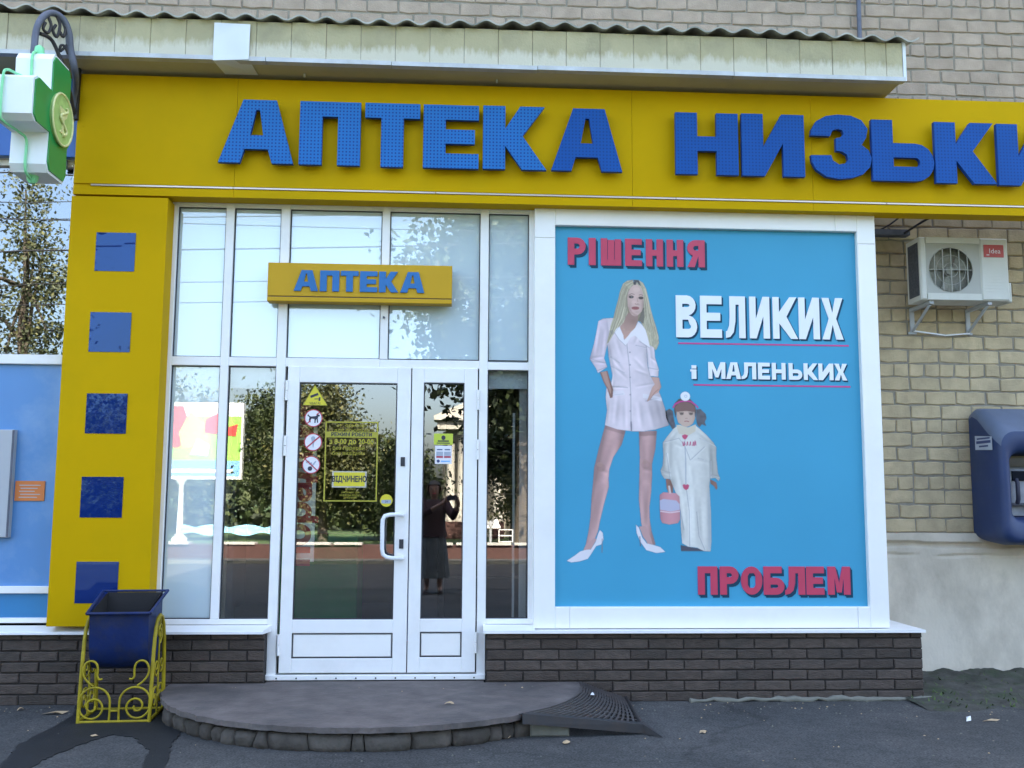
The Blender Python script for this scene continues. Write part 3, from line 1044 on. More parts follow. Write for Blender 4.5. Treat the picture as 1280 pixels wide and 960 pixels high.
# ================================================================ yellow pillar with blue mirror squares
PX0, PX1 = -2.855, -2.155
PZ0, PZ1 = 0.552, FZ0-.016
pil = thing('yellow_pillar', 'tall yellow panel pillar with five blue squares left of the glazing', 'pillar', (PX0, -0.2, PZ0))
pmb = MB()
pmb.box((PX0, -.2, PZ0), (PX1, .0, PZ1))
pmb.build('panel', 'yellow', pil)
MB().box((PX0+.01, 0.0, PZ0+.01), (PX1-.012, 0.06, PZ1+.01)).build('core', 'iron_dark', pil)
SQ = [(-2.66, -2.375, 3.11, 3.4), (-2.671, -2.377, 2.509, 2.802),
      (-2.664, -2.375, 1.914, 2.204), (-2.667, -2.373, 1.313, 1.603),
      (-2.67, -2.376, 0.712, 1.002)]
for i, (x0, x1, z0, z1) in enumerate(SQ):
    tl = MB()
    a = [(0, 0, .0), (.004, -.002, 0)][i % 2]
    tl.add([(x0, -.203, z0), (x1, -.204, z0), (x1, -.2045-.0015*(i % 3), z1), (x0, -.203, z1), (x0, -.199, z0), (x1, -.199, z0), (x1, -.199, z1), (x0, -.199, z1)],
           [(0, 1, 2, 3), (0, 4, 5, 1), (1, 5, 6, 2), (2, 6, 7, 3), (3, 7, 4, 0)])
    tl.build('blue_square', 'tile_blue', pil)

# ================================================================ the glazed shop front
FY = -0.03
sf = thing('storefront', 'white plastic glazed storefront with a double entrance door', 'storefront', (-0.8, 0.0, 0.14))
XL = -2.15
M1 = (-1.765, -1.703)
M2 = (-1.349, -1.28)
M3 = (-0.579, -0.519)
M4 = (0.178, 0.243)
XE = 0.60
ZT0, ZT1 = 2.442, 2.509
ZBR0, ZBR1 = 0.539, 0.579
ZTOP = FZ0+.03
ZTH = 0.184
fr_ = [('mullion', (M1[0], FY, ZBR1), (M1[1], .04, ZTOP)), ('jamb', (M2[0], FY-.002, 0.14), (M2[1], .04, ZTOP)), ('mullion', (M3[0], FY+.004, ZT1), (M3[1], .04, ZTOP)),
       ('jamb', (M4[0], FY-.002, 0.14), (M4[1], .04, ZTOP)), ('end_post', (XL-.02, FY, ZBR1), (XL+.025, .04, ZTOP)), ('end_post', (XE-.045, FY, ZBR1), (XE+.03, .04, ZTOP)),
       ('transom', (XL+.025, FY, ZT0), (M1[0], .04, ZT1)), ('transom', (M1[1], FY, ZT0), (M2[0], .04, ZT1)),
       ('transom', (M2[1], FY-.001, ZT0-.0), (M3[0], .04, ZT1)), ('transom', (M3[0], FY-.001, ZT0), (M4[0], .04, ZT1-.004)), ('transom', (M4[1], FY, ZT0-.005), (XE-.045, .04, ZT1-.012)),
       ('bottom_rail', (XL+.025, FY, ZBR0), (M2[0], .04, ZBR1)), ('bottom_rail', (M4[1], FY, ZBR0), (XE+.03, .04, ZBR1)),
       ('head', (XL, FY+.012, ZTOP-.055), (XE, .04, ZTOP+.02))]
for nm, a, b in fr_:
    MB().rbox(a, b, .004).build(nm, 'pvc', sf)
# dark gasket round every pane, and the panes
cols_up = [(XL+.025, M1[0]), (M1[1], M2[0]), (M2[1], M3[0]), (M3[1], M4[0]), (M4[1], XE-.045)]
gas = MB()
def gasket(x0, x1, z0, z1, y):
    g_ = .007
    gas.box((x0, y, z0), (x0+g_, y+.012, z1))
    gas.box((x1-g_, y, z0), (x1, y+.012, z1))
    gas.box((x0+g_, y, z0), (x1-g_, y+.012, z0+g_))
    gas.box((x0+g_, y, z1-g_), (x1-g_, y+.012, z1))
def pane(x0, x1, z0, z1, m, par, y=0.006, name='window_pane'):
    mb_ = MB().box((x0-.004, y, z0-.004), (x1+.004, y+.006, z1+.004))
    mb_.mi = [1 if (q != 2) else 0 for q in range(6)]          # only the outer face mirrors
    return mb_.build(name, [m, 'glass_clear' if m == 'glass_dark' else m], par)
for i, (x0, x1) in enumerate(cols_up):
    z0, z1 = ZT1, ZTOP-.055
    gasket(x0, x1, z0, z1, -.008)
    pane(x0, x1, z0, z1, 'glass_bright', sf)
for i, (x0, x1) in enumerate([cols_up[0], cols_up[1], cols_up[4]]):
    gasket(x0, x1, ZBR1, ZT0, -.008)
    pane(x0, x1, ZBR1, ZT0, 'glass_bright' if i == 0 else 'glass_dark', sf)
gas.build('gasket', 'seal', sf)
# rolled blinds and slats behind the clear panes
MB().box((cols_up[1][0], .06, 2.285), (cols_up[1][1], .075, ZT0)).build('roller_blind', 'blind', sf)
MB().box((cols_up[4][0], .06, 2.304), (cols_up[4][1], .075, ZT0)).build('roller_blind', 'blind', sf)
for q, wq in ((0, .055), (1, .018)):
    MB().box((XE-.105-q*.05, .10+.02*q, ZBR1-.02), (XE-.105-q*.05+wq, .104+.02*q, ZT0-.12-q*.2)).build('blind_slat', 'pole_grey', sf)
# silhouette of the small lamp bolt on the middle post
MB().tube([(-0.551, FY+.004, 2.828), (-0.551, FY-.02, 2.828)], .008, 8).build('bolt', 'iron_grey', sf)
# threshold
th = MB().rbox((M2[0]+.0, -.055, 0.147), (M4[1], .05, ZTH), .004)
th.build('threshold', 'pvc', sf)
sc = MB()
for i in range(11):
    sx = M2[0]+.08+i*.143
    if sx < M4[1]-.02:
        sc.tube([(sx, -.055, ZTH-.022), (sx, -.058, ZTH-.022)], .006, 8)
sc.build('screws', 'iron_dark', sf)

# ---- door leaves
def door(x0, x1, z0, z1, gx0, gx1, gz0, gz1, kz0, kz1, hinge_left):
    yf = FY-.012
    d = MB()
    d.rbox((x0, yf, z0), (gx0, .03, z1), .004)
    d.rbox((gx1, yf, z0), (x1, .03, z1), .004)
    d.rbox((gx0, yf+.0005, gz1), (gx1, .03, z1-.0004), .004)
    d.rbox((gx0, yf+.0005, kz1), (gx1, .03, gz0), .004)
    d.rbox((gx0, yf+.0005, z0+.0004), (gx1, .03, kz0), .004)
    dd = d.build('door', 'pvc', sf)
    b = MB()                                        # glazing bead, dark gasket
    for (a0, a1, b0, b1) in ((gx0, gx1, gz0, gz1), (gx0, gx1, kz0, kz1)):
        e = .008
        b.box((a0, yf+.004, b0), (a0+e, yf+.02, b1))
        b.box((a1-e, yf+.004, b0), (a1, yf+.02, b1))
        b.box((a0+e, yf+.004, b0), (a1-e, yf+.02, b0+e))
        b.box((a0+e, yf+.004, b1-e), (a1-e, yf+.02, b1))
    b.build('gasket', 'seal', dd)
    MB().rbox((gx0+.009, yf+.007, kz0+.009), (gx1-.009, .01, kz1-.009), .004).build('kick_panel', 'pvc_panel', dd)
    pane(gx0, gx1, gz0, gz1, 'glass_dark', dd, -.018, 'door_pane')
    hx = x0-.004 if hinge_left else x1+.004
    for hz in ((2.26, 1.846, 0.398) if hinge_left else (2.204, 1.829, 0.411)):
        MB().tube([(hx, yf-.008, hz-.075), (hx, yf-.008, hz-.002)], .011, 8).tube([(hx, yf-.008, hz+.002), (hx, yf-.008, hz+.075)], .011, 8).build('hinge', 'pvc', dd)
    return dd
dz0, dz1 = ZTH+.012, ZT0+.002
D1X = (-1.258, -0.336)
D2X = (-0.328, 0.168)
d1 = door(D1X[0], D1X[1], dz0, dz1, -1.169, -0.438, 0.577, 2.323, 0.3, 0.479, True)
d2 = door(D2X[0], D2X[1], dz0, dz1, -0.239, 0.068, 0.582, 2.332, 0.306, 0.486, False)
hp = [(-0.382, -0.05, 1.337), (-0.403, -0.1, 1.344), (-0.472, -0.125, 1.341), (-0.507, -0.13, 1.332), (-0.521, -0.13, 1.303), (-0.523, -0.13, 1.256), (-0.522, -0.13, 1.094), (-0.515, -0.13, 1.054), (-0.489, -0.13, 1.034), (-0.449, -0.12, 1.027), (-0.392, -0.09, 1.023), (-0.376, -0.05, 1.023)]
MB().tube(hp, .0155, 10).build('handle', 'letter_white', d1)
for hz, hh in ((1.734, .034), (1.126, .034)):
    hx = -0.387
    MB().rbox((hx-.016, FY-.020, hz-hh), (hx+.016, FY-.011, hz+hh), .002).build('lock_plate', 'seal', d1)

# ---- stickers and lettering on the door glass
SY = -.0235
def disc(x, z, r, y0, y1, mi, mb, n=28):
    mb.prism([[(x+r*math.cos(2*PI*i/n), z+r*math.sin(2*PI*i/n)) for i in range(n)]], y0, y1, mi)
def ring(x, z, r, r2, y0, y1, mi, mb, n=28):
    mb.prism([[(x+r*math.cos(2*PI*i/n), z+r*math.sin(2*PI*i/n)) for i in range(n)], [(x+r2*math.cos(2*PI*i/n), z+r2*math.sin(2*PI*i/n)) for i in range(n)]], y0, y1, mi)
def bar(p, q, wd_, y0, y1, mi, mb):
    dx, dz = q[0]-p[0], q[1]-p[1]
    l = math.hypot(dx, dz)
    nx, nz = -dz/l*wd_/2, dx/l*wd_/2
    mb.prism([[(p[0]+nx, p[1]+nz), (q[0]+nx, q[1]+nz), (q[0]-nx, q[1]-nz), (p[0]-nx, p[1]-nz)]], y0, y1, mi)
# yellow camera triangle
tri = [(-1.056, 2.307), (-1.144, 2.152), (-0.959, 2.151)]
s1 = MB()
s1.prism([tri], SY, SY+.002, 0)
tc = ((tri[0][0]+tri[1][0]+tri[2][0])/3, (tri[0][1]+tri[1][1]+tri[2][1])/3)
bar((tc[0]-.035, tc[1]+.012), (tc[0]+.022, tc[1]+.034), .018, SY-.001, SY, 1, s1)
bar((tc[0]-.005, tc[1]-.004), (tc[0]+.032, tc[1]-.002), .006, SY-.001, SY, 1, s1)
bar((tc[0]+.032, tc[1]-.018), (tc[0]+.034, tc[1]+.010), .012, SY-.001, SY, 1, s1)
text_mesh('УВАГА!', .024, (tc[0], SY-.001, tc[1]-.038), None, mb=s1, mi=1)
e_ = .007
s1.prism([tri, [(tc[0]+(p[0]-tc[0])*.93, tc[1]+(p[1]-tc[1])*.93) for p in tri]], SY-.0008, SY, 2)
s1.build('warning_sticker', ['sticker_yellow', 'ink', 'line_yellow'], d1)
DOG = [(-.046, .018), (-.040, .030), (-.034, .020), (-.02, .012), (.018, .016), (.028, .028), (.036, .030), (.048, .020), (.046, .014), (.036, .012), (.032, -.002), (.036, -.034),
       (.028, -.034), (.024, -.008), (.018, -.012), (.016, -.036), (.008, -.036), (.008, -.006), (-.014, -.004), (-.022, -.016), (-.020, -.032), (-.028, -.032), (-.034, -.016), (-.03, .006), (-.036, .012)]
cs = [(-1.061, -0.02, 2.055), (-1.059, -0.02, 1.875), (-1.068, -0.02, 1.706)]
for i, c_ in enumerate(cs):
    s2 = MB()
    r_ = .067
    disc(c_[0], c_[2], r_, SY, SY+.002, 0, s2)
    ring(c_[0], c_[2], r_, r_-.007, SY-.001, SY, 1, s2)
    if i == 0:
        s2.prism([[(c_[0]+x_, c_[2]+z_) for x_, z_ in DOG]], SY-.001, SY, 2)
        bar((c_[0]-.046, c_[2]-.04), (c_[0]-.02, c_[2]-.018), .007, SY-.0015, SY, 1, s2)
        bar((c_[0]+.022, c_[2]+.026), (c_[0]+.046, c_[2]+.046), .007, SY-.0015, SY, 1, s2)
    elif i == 1:
        s2.prism([[(c_[0]-.014, c_[2]+.028), (c_[0]+.016, c_[2]+.028), (c_[0]+.010, c_[2]-.002), (c_[0]+.002, c_[2]-.045), (c_[0]-.008, c_[2]-.004)]], SY-.001, SY, 3)
        disc(c_[0], c_[2]+.028, .016, SY-.0012, SY, 3, s2, 14)
        bar((c_[0]-.047, c_[2]-.042), (c_[0]+.047, c_[2]+.042), .010, SY-.0018, SY, 1, s2)
    else:
        s2.prism([[(c_[0]-.004, c_[2]-.012), (c_[0]+.03, c_[2]+.030), (c_[0]+.038, c_[2]+.024), (c_[0]+.008, c_[2]-.018)]], SY-.001, SY, 3)
        disc(c_[0]-.008, c_[2]-.028, .017, SY-.0012, SY, 2, s2, 12)
        for q in range(4):
            disc(c_[0]-.03+q*.010, c_[2]+.020-q*.006+(q % 2)*.008, .009, SY-.0011, SY, 3, s2, 10)
        bar((c_[0]-.045, c_[2]+.042), (c_[0]+.045, c_[2]-.042), .008, SY-.0018, SY, 1, s2)
    s2.build('round_sticker', ['sticker_white', 'sticker_red', 'ink', 'label_grey'], d1)
# opening hours printed in yellow on the glass
hx0, hx1, hz0, hz1 = -0.971, -0.576, 1.435, 2.032
hm = MB()
t_ = .010
hm.prism([[(hx0, hz0), (hx1, hz0), (hx1, hz1), (hx0, hz1)], [(hx0+t_, hz0+t_), (hx1-t_, hz0+t_), (hx1-t_, hz1-t_), (hx0+t_, hz1-t_)]], SY, SY+.001, 0)
hc = (hx0+hx1)/2
zq = lambda y_: hz1-(y_-527)/100*(hz1-hz0)
for i, ln in enumerate(('інформація', 'для покупців')):
    text_mesh(ln, .034, (hc, SY, zq(532+i*6.2)), None, mb=hm, mi=0, sx=1.25)
hm.box((hx0+t_, SY, zq(547.2)), (hx1-t_, SY+.001, zq(539.8)), 0)
text_mesh('РЕЖИМ РОБОТИ', .037, (hc, SY-.001, zq(543.5)), None, mb=hm, mi=1, sx=1.0, bold=.001)
text_mesh('з 8-00 до 20-00', .054, (hc, SY, zq(552.5)), None, mb=hm, mi=0, sx=.92, bold=.0014)
text_mesh('без перерви', .040, (hc-.02, SY, zq(560.5)), None, mb=hm, mi=0)
text_mesh('без вихідних', .040, (hc-.02, SY, zq(567)), None, mb=hm, mi=0)
for i, y_ in enumerate((611.5, 615.5, 619, 622)):
    text_mesh(('аптека', 'низьких цін', 'завжди поруч', 'дякуємо')[i], .024, (hc, SY, zq(y_)), None, mb=hm, mi=0)
hm.build('opening_hours', ['line_yellow', 'ink'], d1)
op = MB()
a, b = (-0.91, -0.02, 1.66), (-0.655, -0.02, 1.539)
op.box((a[0], SY-.004, b[2]), (b[0], SY+.002, a[2]), 1)
op.box((a[0]+.012, SY-.005, b[2]+.010), (b[0]-.012, SY-.004, a[2]-.008), 0)
text_mesh('ВІДЧИНЕНО', .058, ((a[0]+b[0])/2, SY-.0056, (a[2]+b[2])/2), None, mb=op, mi=2, sx=.72, bold=.0025)
op.build('open_plate', ['sticker_yellow', 'steel', 'ink'], d1)
c_ = (-0.505, -0.02, 1.445)
s3 = MB()
disc(c_[0], c_[2], .046, SY, SY+.002, 0, s3)
s3.box((c_[0]-.036, SY-.001, c_[2]-.022), (c_[0]+.036, SY, c_[2]+.004), 1)
text_mesh('24', .022, (c_[0], SY-.0016, c_[2]-.009), None, mb=s3, mi=2)
s3.build('round_sticker', ['sticker_yellow', 'label_grey', 'ink'], d1)
# stickers on the narrow leaf
a, b = (-0.158, -0.02, 1.948), (-0.015, -0.02, 1.865)
s4 = MB()
s4.box((a[0], SY, b[2]), (b[0], SY+.002, a[2]), 0)
s4.prism([arc((a[0]+b[0])/2-.0, b[2]+.052, .016, .018, 0, 360, 12)[:-1]], SY-.001, SY, 1)
s4.box((a[0]+.03, SY-.001, b[2]+.022), (b[0]-.03, SY, b[2]+.032), 1)
s4.box((a[0]+.022, SY-.001, b[2]+.008), (b[0]-.022, SY, b[2]+.015), 1)
s4.build('lime_sticker', ['sticker_lime', 'ink'], d2)
a, b = (-0.148, -0.02, 1.859), (-0.022, -0.02, 1.72)
s5 = MB()
s5.box((a[0], SY-.0006, b[2]), (b[0], SY+.0014, a[2]-.003), 0)
wd5, h5 = b[0]-a[0], a[2]-b[2]
for q in range(2):
    xx0 = a[0]+wd5*(.08+.46*q)
    s5.box((xx0, SY-.0016, b[2]+h5*.42), (xx0+wd5*.40, SY-.0006, b[2]+h5*.66), 1)
    s5.box((xx0, SY-.0016, b[2]+h5*.33), (xx0+wd5*.40, SY-.0006, b[2]+h5*.42), 2)
    s5.box((xx0+.004, SY-.0016, b[2]+h5*.74), (xx0+wd5*.36, SY-.0006, b[2]+h5*.80), 3)
s5.box((a[0]+wd5*.36, SY-.0016, b[2]+h5*.10), (b[0]-wd5*.1, SY-.0006, b[2]+h5*.18), 4)
disc(a[0]+wd5*.2, b[2]+h5*.15, .012, SY-.0016, SY-.0006, 3, s5, 10)
s5.build('info_sticker', ['sticker_white', 'label_grey', 'sticker_red', 'ink_blue', 'bb_blue'], d2)

# sills
def sill(x0, x1, cut=0.0, back=FY-.002, right_depth=None):
    zb, zf = ZBR0-.001, 0.511
    m_ = MB()
    yf = -.172
    pr = [(back, zb), (yf, zf), (yf-.004, zf-.004), (yf-.004, zf-.02), (yf, zf-.02), (back, zf-.02)]
    k = len(pr)
    vs = [(x0, y, z) for y, z in pr]+[(x1-(cut if y < -.1 else 0), y, z) for y, z in pr]
    m_.add(vs, [(i, i+1, k+i+1, k+i) for i in range(k-1)]+[(k-1, 0, k, 2*k-1)]+[tuple(range(k))[::-1], tuple(range(k, 2*k))])
    return m_
s_ = sill(-6.0, M2[0]+.03, .032).build('window_sill', 'pvc')
tag(s_, 'white sloping window sill left of the entrance door, above the dark brick base', 'sill')
zf = 0.511
s_ = MB()
s_.add([(M4[1]-.02, FY-.002, ZBR0), (XE, FY-.002, ZBR0), (XE, -.172, zf), (M4[1]-.02, -.172, zf), (M4[1]-.02, -.172, zf-.02), (XE, -.172, zf-.02)], [(0, 3, 2, 1), (3, 4, 5, 2)])
s_.box((XE, -.172, zf-.02), (3.515, .655, zf))
s_ = s_.build('window_sill', 'pvc')
tag(s_, 'long white sill under the blue poster, sticking out past its right end', 'sill')

# ================================================================ dark brick plinths
BZ0 = 0.07
BPZ = (0.445-BZ0)/5.0
BPX = (2.622-1.041)/6.0
DB = [brick_mesh(BPX-.008, BPZ-.008, .012, 60+i, 'dark_brick', .0025) for i in range(6)]
def custom_brick(wd_, ht, seed):
    return brick_mesh(wd_-.008, ht-.008, .012, seed, 'dark_brick', .002)
def plinth(x0, x1, off, label, depth):
    t = thing('brick_plinth', label, 'plinth', ((x0+x1)/2, -.12, 0))
    MB().box((x0+.006, -.118, -.02), (x1-.006, depth, zf-.021)).build('mortar_core', 'dark_mortar', t)
    rr = random.Random(int(off*1000))
    k = -2
    while True:
        zb, zt = max(BZ0+BPZ*k, -.01), min(BZ0+BPZ*(k+1), zf-.020)
        k += 1
        if zb > zf-.025:
            break
        if zt < .015:
            continue
        xo = off+(BPX/2 if k % 2 else 0)
        i = math.floor((x0-xo)/BPX)
        while xo+i*BPX < x1-.01:
            a, b = max(x0, xo+i*BPX), min(x1, xo+(i+1)*BPX)
            i += 1
            if b-a < .02:
                continue
            full = b-a > BPX-.001 and zt-zb > BPZ-.002
            me = rr.choice(DB) if full else custom_brick(b-a, zt-zb, rr.randint(0, 9999))
            o = place('brick', me, t, ((a+b)/2, -.118+rr.uniform(-.002, .002), (zb+zt)/2))
    return t
pl_l = plinth(-6.0, M2[0]+.005, -1.995, 'dark brown brick plinth left of the entrance step', .1)
pl_r = plinth(M4[1]-.002, 3.505, 1.042, 'dark brown brick plinth under the big blue poster', .655)
# end faces of the plinths
# crumbling mortar strip along the foot of the right plinth
cm = MB()
rr = random.Random(4)
x = 1.731
pts = []
while x < 3.62:
    pts.append((x, -.155+rr.uniform(-.02, .012), .012+rr.uniform(-.008, .010)))
    x += .06
cm.tube(pts, [rr.uniform(.010, .026) for _ in pts], 7)
tag(cm.build('mortar_ridge', 'block'), kind='structure')

# ================================================================ the big blue poster
AX0, AX1 = 0.592, 3.275
AZ0, AZ1 = zf+.006, 3.707
PXa, PXb, PZa, PZb = 0.752, 3.128, 0.672, 3.561
adb = thing('poster_panel', 'large blue poster panel in a wide white frame with raised red and white words', 'poster', (AX0, -.1, AZ0))
tb = .30
ja = PXa-AX0
FR = [('frame_side', (AX0, -.1, AZ0), (PXa, .02, 3.459-.0015)), ('frame_corner', (AX0, -.1, 3.459), (PXa, .02, AZ1)),
      ('frame_rail', (PXa+.0005, -.1, PZb), (AX1-.32, .02, AZ1)), ('frame_rail', (AX1-.3185, -.1, PZb), (PXb, .02, AZ1)),
      ('frame_side', (PXb+.0005, -.1, AZ0), (AX1, .02, 3.463-.0015)), ('frame_corner', (PXb+.0005, -.1, 3.463), (AX1, .02, AZ1)),
      ('frame_rail', (PXa+.0005, -.1, AZ0), (0.86-.0015, .02, PZa)), ('frame_rail', (0.86, -.098, AZ0), (3.035-.0015, .02, PZa)),
      ('frame_rail', (3.035, -.1, AZ0), (PXb, .02, PZa))]
for nm, a, b in FR:
    MB().rbox(a, b, .004).build(nm, 'pvc_panel', adb)
MB().box((PXa-.02, -.055, PZa-.02), (PXb+.02, -.03, PZb+.02)).build('poster_face', 'ad_blue', adb)
MB().box((AX0+.006, .02, AZ0), (AX1-.012, .70, FZ0+.02)).build('poster_box', 'pvc_panel', adb)
AY = -.055
def px_x(x, y):                                     # artwork grid to metres on the poster face
    return PXa+(x-693.3)*(PXb-PXa)/383.2
def row_word(word, boxes, zb, zt, yf, yb, mats, t, s, sh=(.018, -.022)):
    sm_ = MB()
    for ch, (a, b) in zip(word, boxes):
        letter(ch, a, b, zb, zt, -.0625, -.0555, mats, adb, t, s)
        sm_.prism([[(a+sh[0]+p, zb+sh[1]+q) for p, q in l] for l in glyph(ch, b-a, zt-zb, t, s)], -.0585, -.0545)
        sm_.prism([[(a+sh[0]*.5+p, zb+sh[1]*.5+q) for p, q in l] for l in glyph(ch, b-a, zt-zb, t, s)], -.0600, -.0545)
    sm_.build('printed_shadow', 'shadow_ink', adb)
W1 = [(0.853, 0.993), (1.017, 1.07), (1.111, 1.269), (1.3, 1.431),
      (1.463, 1.597), (1.626, 1.757), (1.788, 1.926)]
row_word('РІШЕННЯ', W1, 3.26, 3.475, -.105, -.075, ['letter_red', 'letter_edge'], .050, .046)
W2 = [(1.692, 1.857), (1.882, 2.051), (2.082, 2.236), (2.269, 2.428),
      (2.453, 2.649), (2.658, 2.823), (2.842, 3.01)]
row_word('ВЕЛИКИХ', W2, 2.706, 3.035, -.088, -.072, ['letter_white'], .050, .066, (.014, -.012))
W3 = [(1.938, 2.071), (2.077, 2.192), (2.196, 2.312), (2.327, 2.419),
      (2.436, 2.543), (2.568, 2.674), (2.686, 2.797), (2.803, 2.92), (2.929, 3.028)]
row_word('МАЛЕНЬКИХ', W3, 2.387, 2.517, -.088, -.072, ['letter_white'], .031, .029, (.010, -.010))
lz0, lz1 = 2.384, 2.492
lx0, lx1 = 1.802, 1.849
li = MB()
li.prism([[(lx0+.006, lz0), (lx0+.006, lz0+.058), (lx0-.004, lz0+.058), (lx0-.004, lz0+.074), (lx1-.004, lz0+.074), (lx1-.004, lz0)]], -.0625, -.0555)
li.prism([[(lx0+.006, lz1-.028), (lx0+.006, lz1-.002), (lx1-.004, lz1-.002), (lx1-.004, lz1-.028)]], -.0625, -.0555)
li2 = MB().box((lx0+.016, -.0585, lz0-.010), (lx1+.006, -.0545, lz0+.066)).box((lx0+.016, -.0585, lz1-.038), (lx1+.006, -.0545, lz1-.012))
li2.build('printed_shadow', 'shadow_ink', adb)
li.build('letter', ['letter_white'], adb)
W4 = [(1.831, 1.979), (1.998, 2.14), (2.158, 2.322), (2.331, 2.49),
      (2.495, 2.649), (2.658, 2.796), (2.823, 2.998)]
row_word('ПРОБЛЕМ', W4, 0.758, 0.967, -.105, -.075, ['letter_red', 'letter_edge'], .052, .050)
for (a, b) in (((1.708, -0.056, 2.66), (3.051, -0.056, 2.659)), ((1.823, -0.056, 2.339), (3.053, -0.056, 2.338))):
    MB().box((a[0], AY-.002, a[2]-.006), (b[0], AY+.002, a[2]+.006)).build('underline', 'pink_line', adb)


# ---- the two printed figures on the poster: a flat print, painted cell by cell as ink colours
class Paint:
    def __init__(self, u0, v0, u1, v1, res):
        self.u0, self.v0, self.res = u0, v0, res
        self.w, self.h = int((u1-u0)*res), int((v1-v0)*res)
        self.col = np.zeros((self.h, self.w, 3))
        self.a = np.zeros((self.h, self.w))
        vv, uu = np.mgrid[0:self.h, 0:self.w]
        self.U, self.V = u0+(uu+.5)/res, v0+(vv+.5)/res
        n = rng.random((self.h//6+3, self.w//6+3))
        yi, xi = (np.arange(self.h)/6), (np.arange(self.w)/6)
        y0_, x0_ = yi.astype(int), xi.astype(int)
        fy, fx = (yi-y0_)[:, None], (xi-x0_)[None, :]
        self.noise = (n[y0_][:, x0_]*(1-fy)*(1-fx)+n[y0_+1][:, x0_]*fy*(1-fx)+n[y0_][:, x0_+1]*(1-fy)*fx+n[y0_+1][:, x0_+1]*fy*fx)-.5

    def cover(self, pts, soft=0.5):
        m = np.zeros((self.h, self.w))
        n = 3
        for i in range(n):
            for j in range(n):
                U = self.U+((i+.5)/n-.5)*2*soft
                V = self.V+((j+.5)/n-.5)*2*soft
                ins = np.zeros((self.h, self.w), bool)
                k = len(pts)
                for q in range(k):
                    (xa, ya), (xb, yb) = pts[q], pts[(q+1) % k]
                    if ya == yb:
                        continue
                    c = ((ya > V) != (yb > V)) & (U < (xb-xa)*(V-ya)/(yb-ya)+xa)
                    ins ^= c
                m += ins
        return m/(n*n)

    def fill(self, pts, col, soft=0.5, alpha=1.0, shade=None, tex=0.0, clip=False, solid=True):
        m = self.cover(pts, soft)*alpha
        if clip:
            m = m*self.a
        c = np.array(col)[None, None, :]*np.ones((self.h, self.w, 1))
        if shade is not None:
            c = c*shade(self.U, self.V)[..., None]
        if tex:
            c = c*(1+tex*self.noise)[..., None]
        self.col = self.col*(1-m[..., None])+c*m[..., None]
        if solid and not clip:
            self.a = np.maximum(self.a, m/max(alpha, 1e-6)*min(1, alpha))

    def line(self, pts, wd_, col, alpha=1.0, soft=0.4, clip=True):
        for a, b in zip(pts[:-1], pts[1:]):
            dx, dy = b[0]-a[0], b[1]-a[1]
            l = math.hypot(dx, dy) or 1
            nx, ny = -dy/l*wd_/2, dx/l*wd_/2
            self.fill([(a[0]+nx, a[1]+ny), (b[0]+nx, b[1]+ny), (b[0]-nx, b[1]-ny), (a[0]-nx, a[1]-ny)], col, soft, alpha, clip=clip)

    def fold(self, a, b, wd_, amt):
        # a crease: dark on one side, light on the other, fading at both ends
        dx, dy = b[0]-a[0], b[1]-a[1]
        l = math.hypot(dx, dy) or 1
        t = ((self.U-a[0])*dx+(self.V-a[1])*dy)/l/l
        sd_ = ((self.U-a[0])*-dy+(self.V-a[1])*dx)/l/wd_
        g = sd_*np.exp(-sd_**2)*2.2*np.clip(np.sin(np.clip(t, 0, 1)*PI), 0, 1)**.6
        self.col = np.clip(self.col*(1+amt*g)[..., None], 0, .86)

    def occl(self, c, rx, ry, amt):
        d = ((self.U-c[0])/rx)**2+((self.V-c[1])/ry)**2
        self.col = self.col*(1-amt*np.exp(-d))[..., None]

    def blob(self, c, rx, ry, col, alpha=1.0, clip=True, soft=0.5):
        self.fill([(c[0]+rx*math.cos(2*PI*i/14), c[1]+ry*math.sin(2*PI*i/14)) for i in range(14)], col, soft, alpha, clip=clip)

    def build(self, name, y, fx, fz, bg, parent):
        keep = self.a > 0.06
        idx = -np.ones((self.h+1, self.w+1), int)
        need = np.zeros_like(idx, bool)
        need[:-1, :-1] |= keep
        need[1:, :-1] |= keep
        need[:-1, 1:] |= keep
        need[1:, 1:] |= keep
        ys, xs = np.nonzero(need)
        idx[ys, xs] = np.arange(len(ys))
        vs = [(fx(self.u0+x/self.res), y, fz(self.v0+yy/self.res)) for yy, x in zip(ys, xs)]
        ky, kx = np.nonzero(keep)
        fs = np.stack([idx[ky+1, kx], idx[ky+1, kx+1], idx[ky, kx+1], idx[ky, kx]], 1)
        me = bpy.data.meshes.new(name)
        me.from_pydata(vs, [], fs.tolist())
        al = self.a[..., None]
        c = np.where(al > 0, self.col, 0)
        c = c*1.0*al+np.array(bg)[None, None, :]*(1-al)
        fc = c[ky, kx]
        rgba = np.ones((len(ky)*4, 4), np.float32)
        rgba[:, :3] = np.repeat(fc, 4, axis=0)
        at_ = me.color_attributes.new('print', 'FLOAT_COLOR', 'CORNER')
        at_.data.foreach_set('color', rgba.ravel())
        me.materials.append(MATS['print_ink'])
        me.update()
        return place(name, me, parent)


def Zs(o, s, pts):
    return [(o[0]+x/s, o[1]+y/s) for x, y in pts]


BG = (0.058, 0.325, 0.50)
SKIN, SKIN_D = (0.50, 0.30, 0.24), (0.27, 0.13, 0.10)
LEGC = (0.52, 0.31, 0.29)
COAT, COAT_D = (0.66, 0.56, 0.58), (0.33, 0.28, 0.31)
HAIR, HAIR_D = (0.47, 0.41, 0.28), (0.26, 0.21, 0.13)
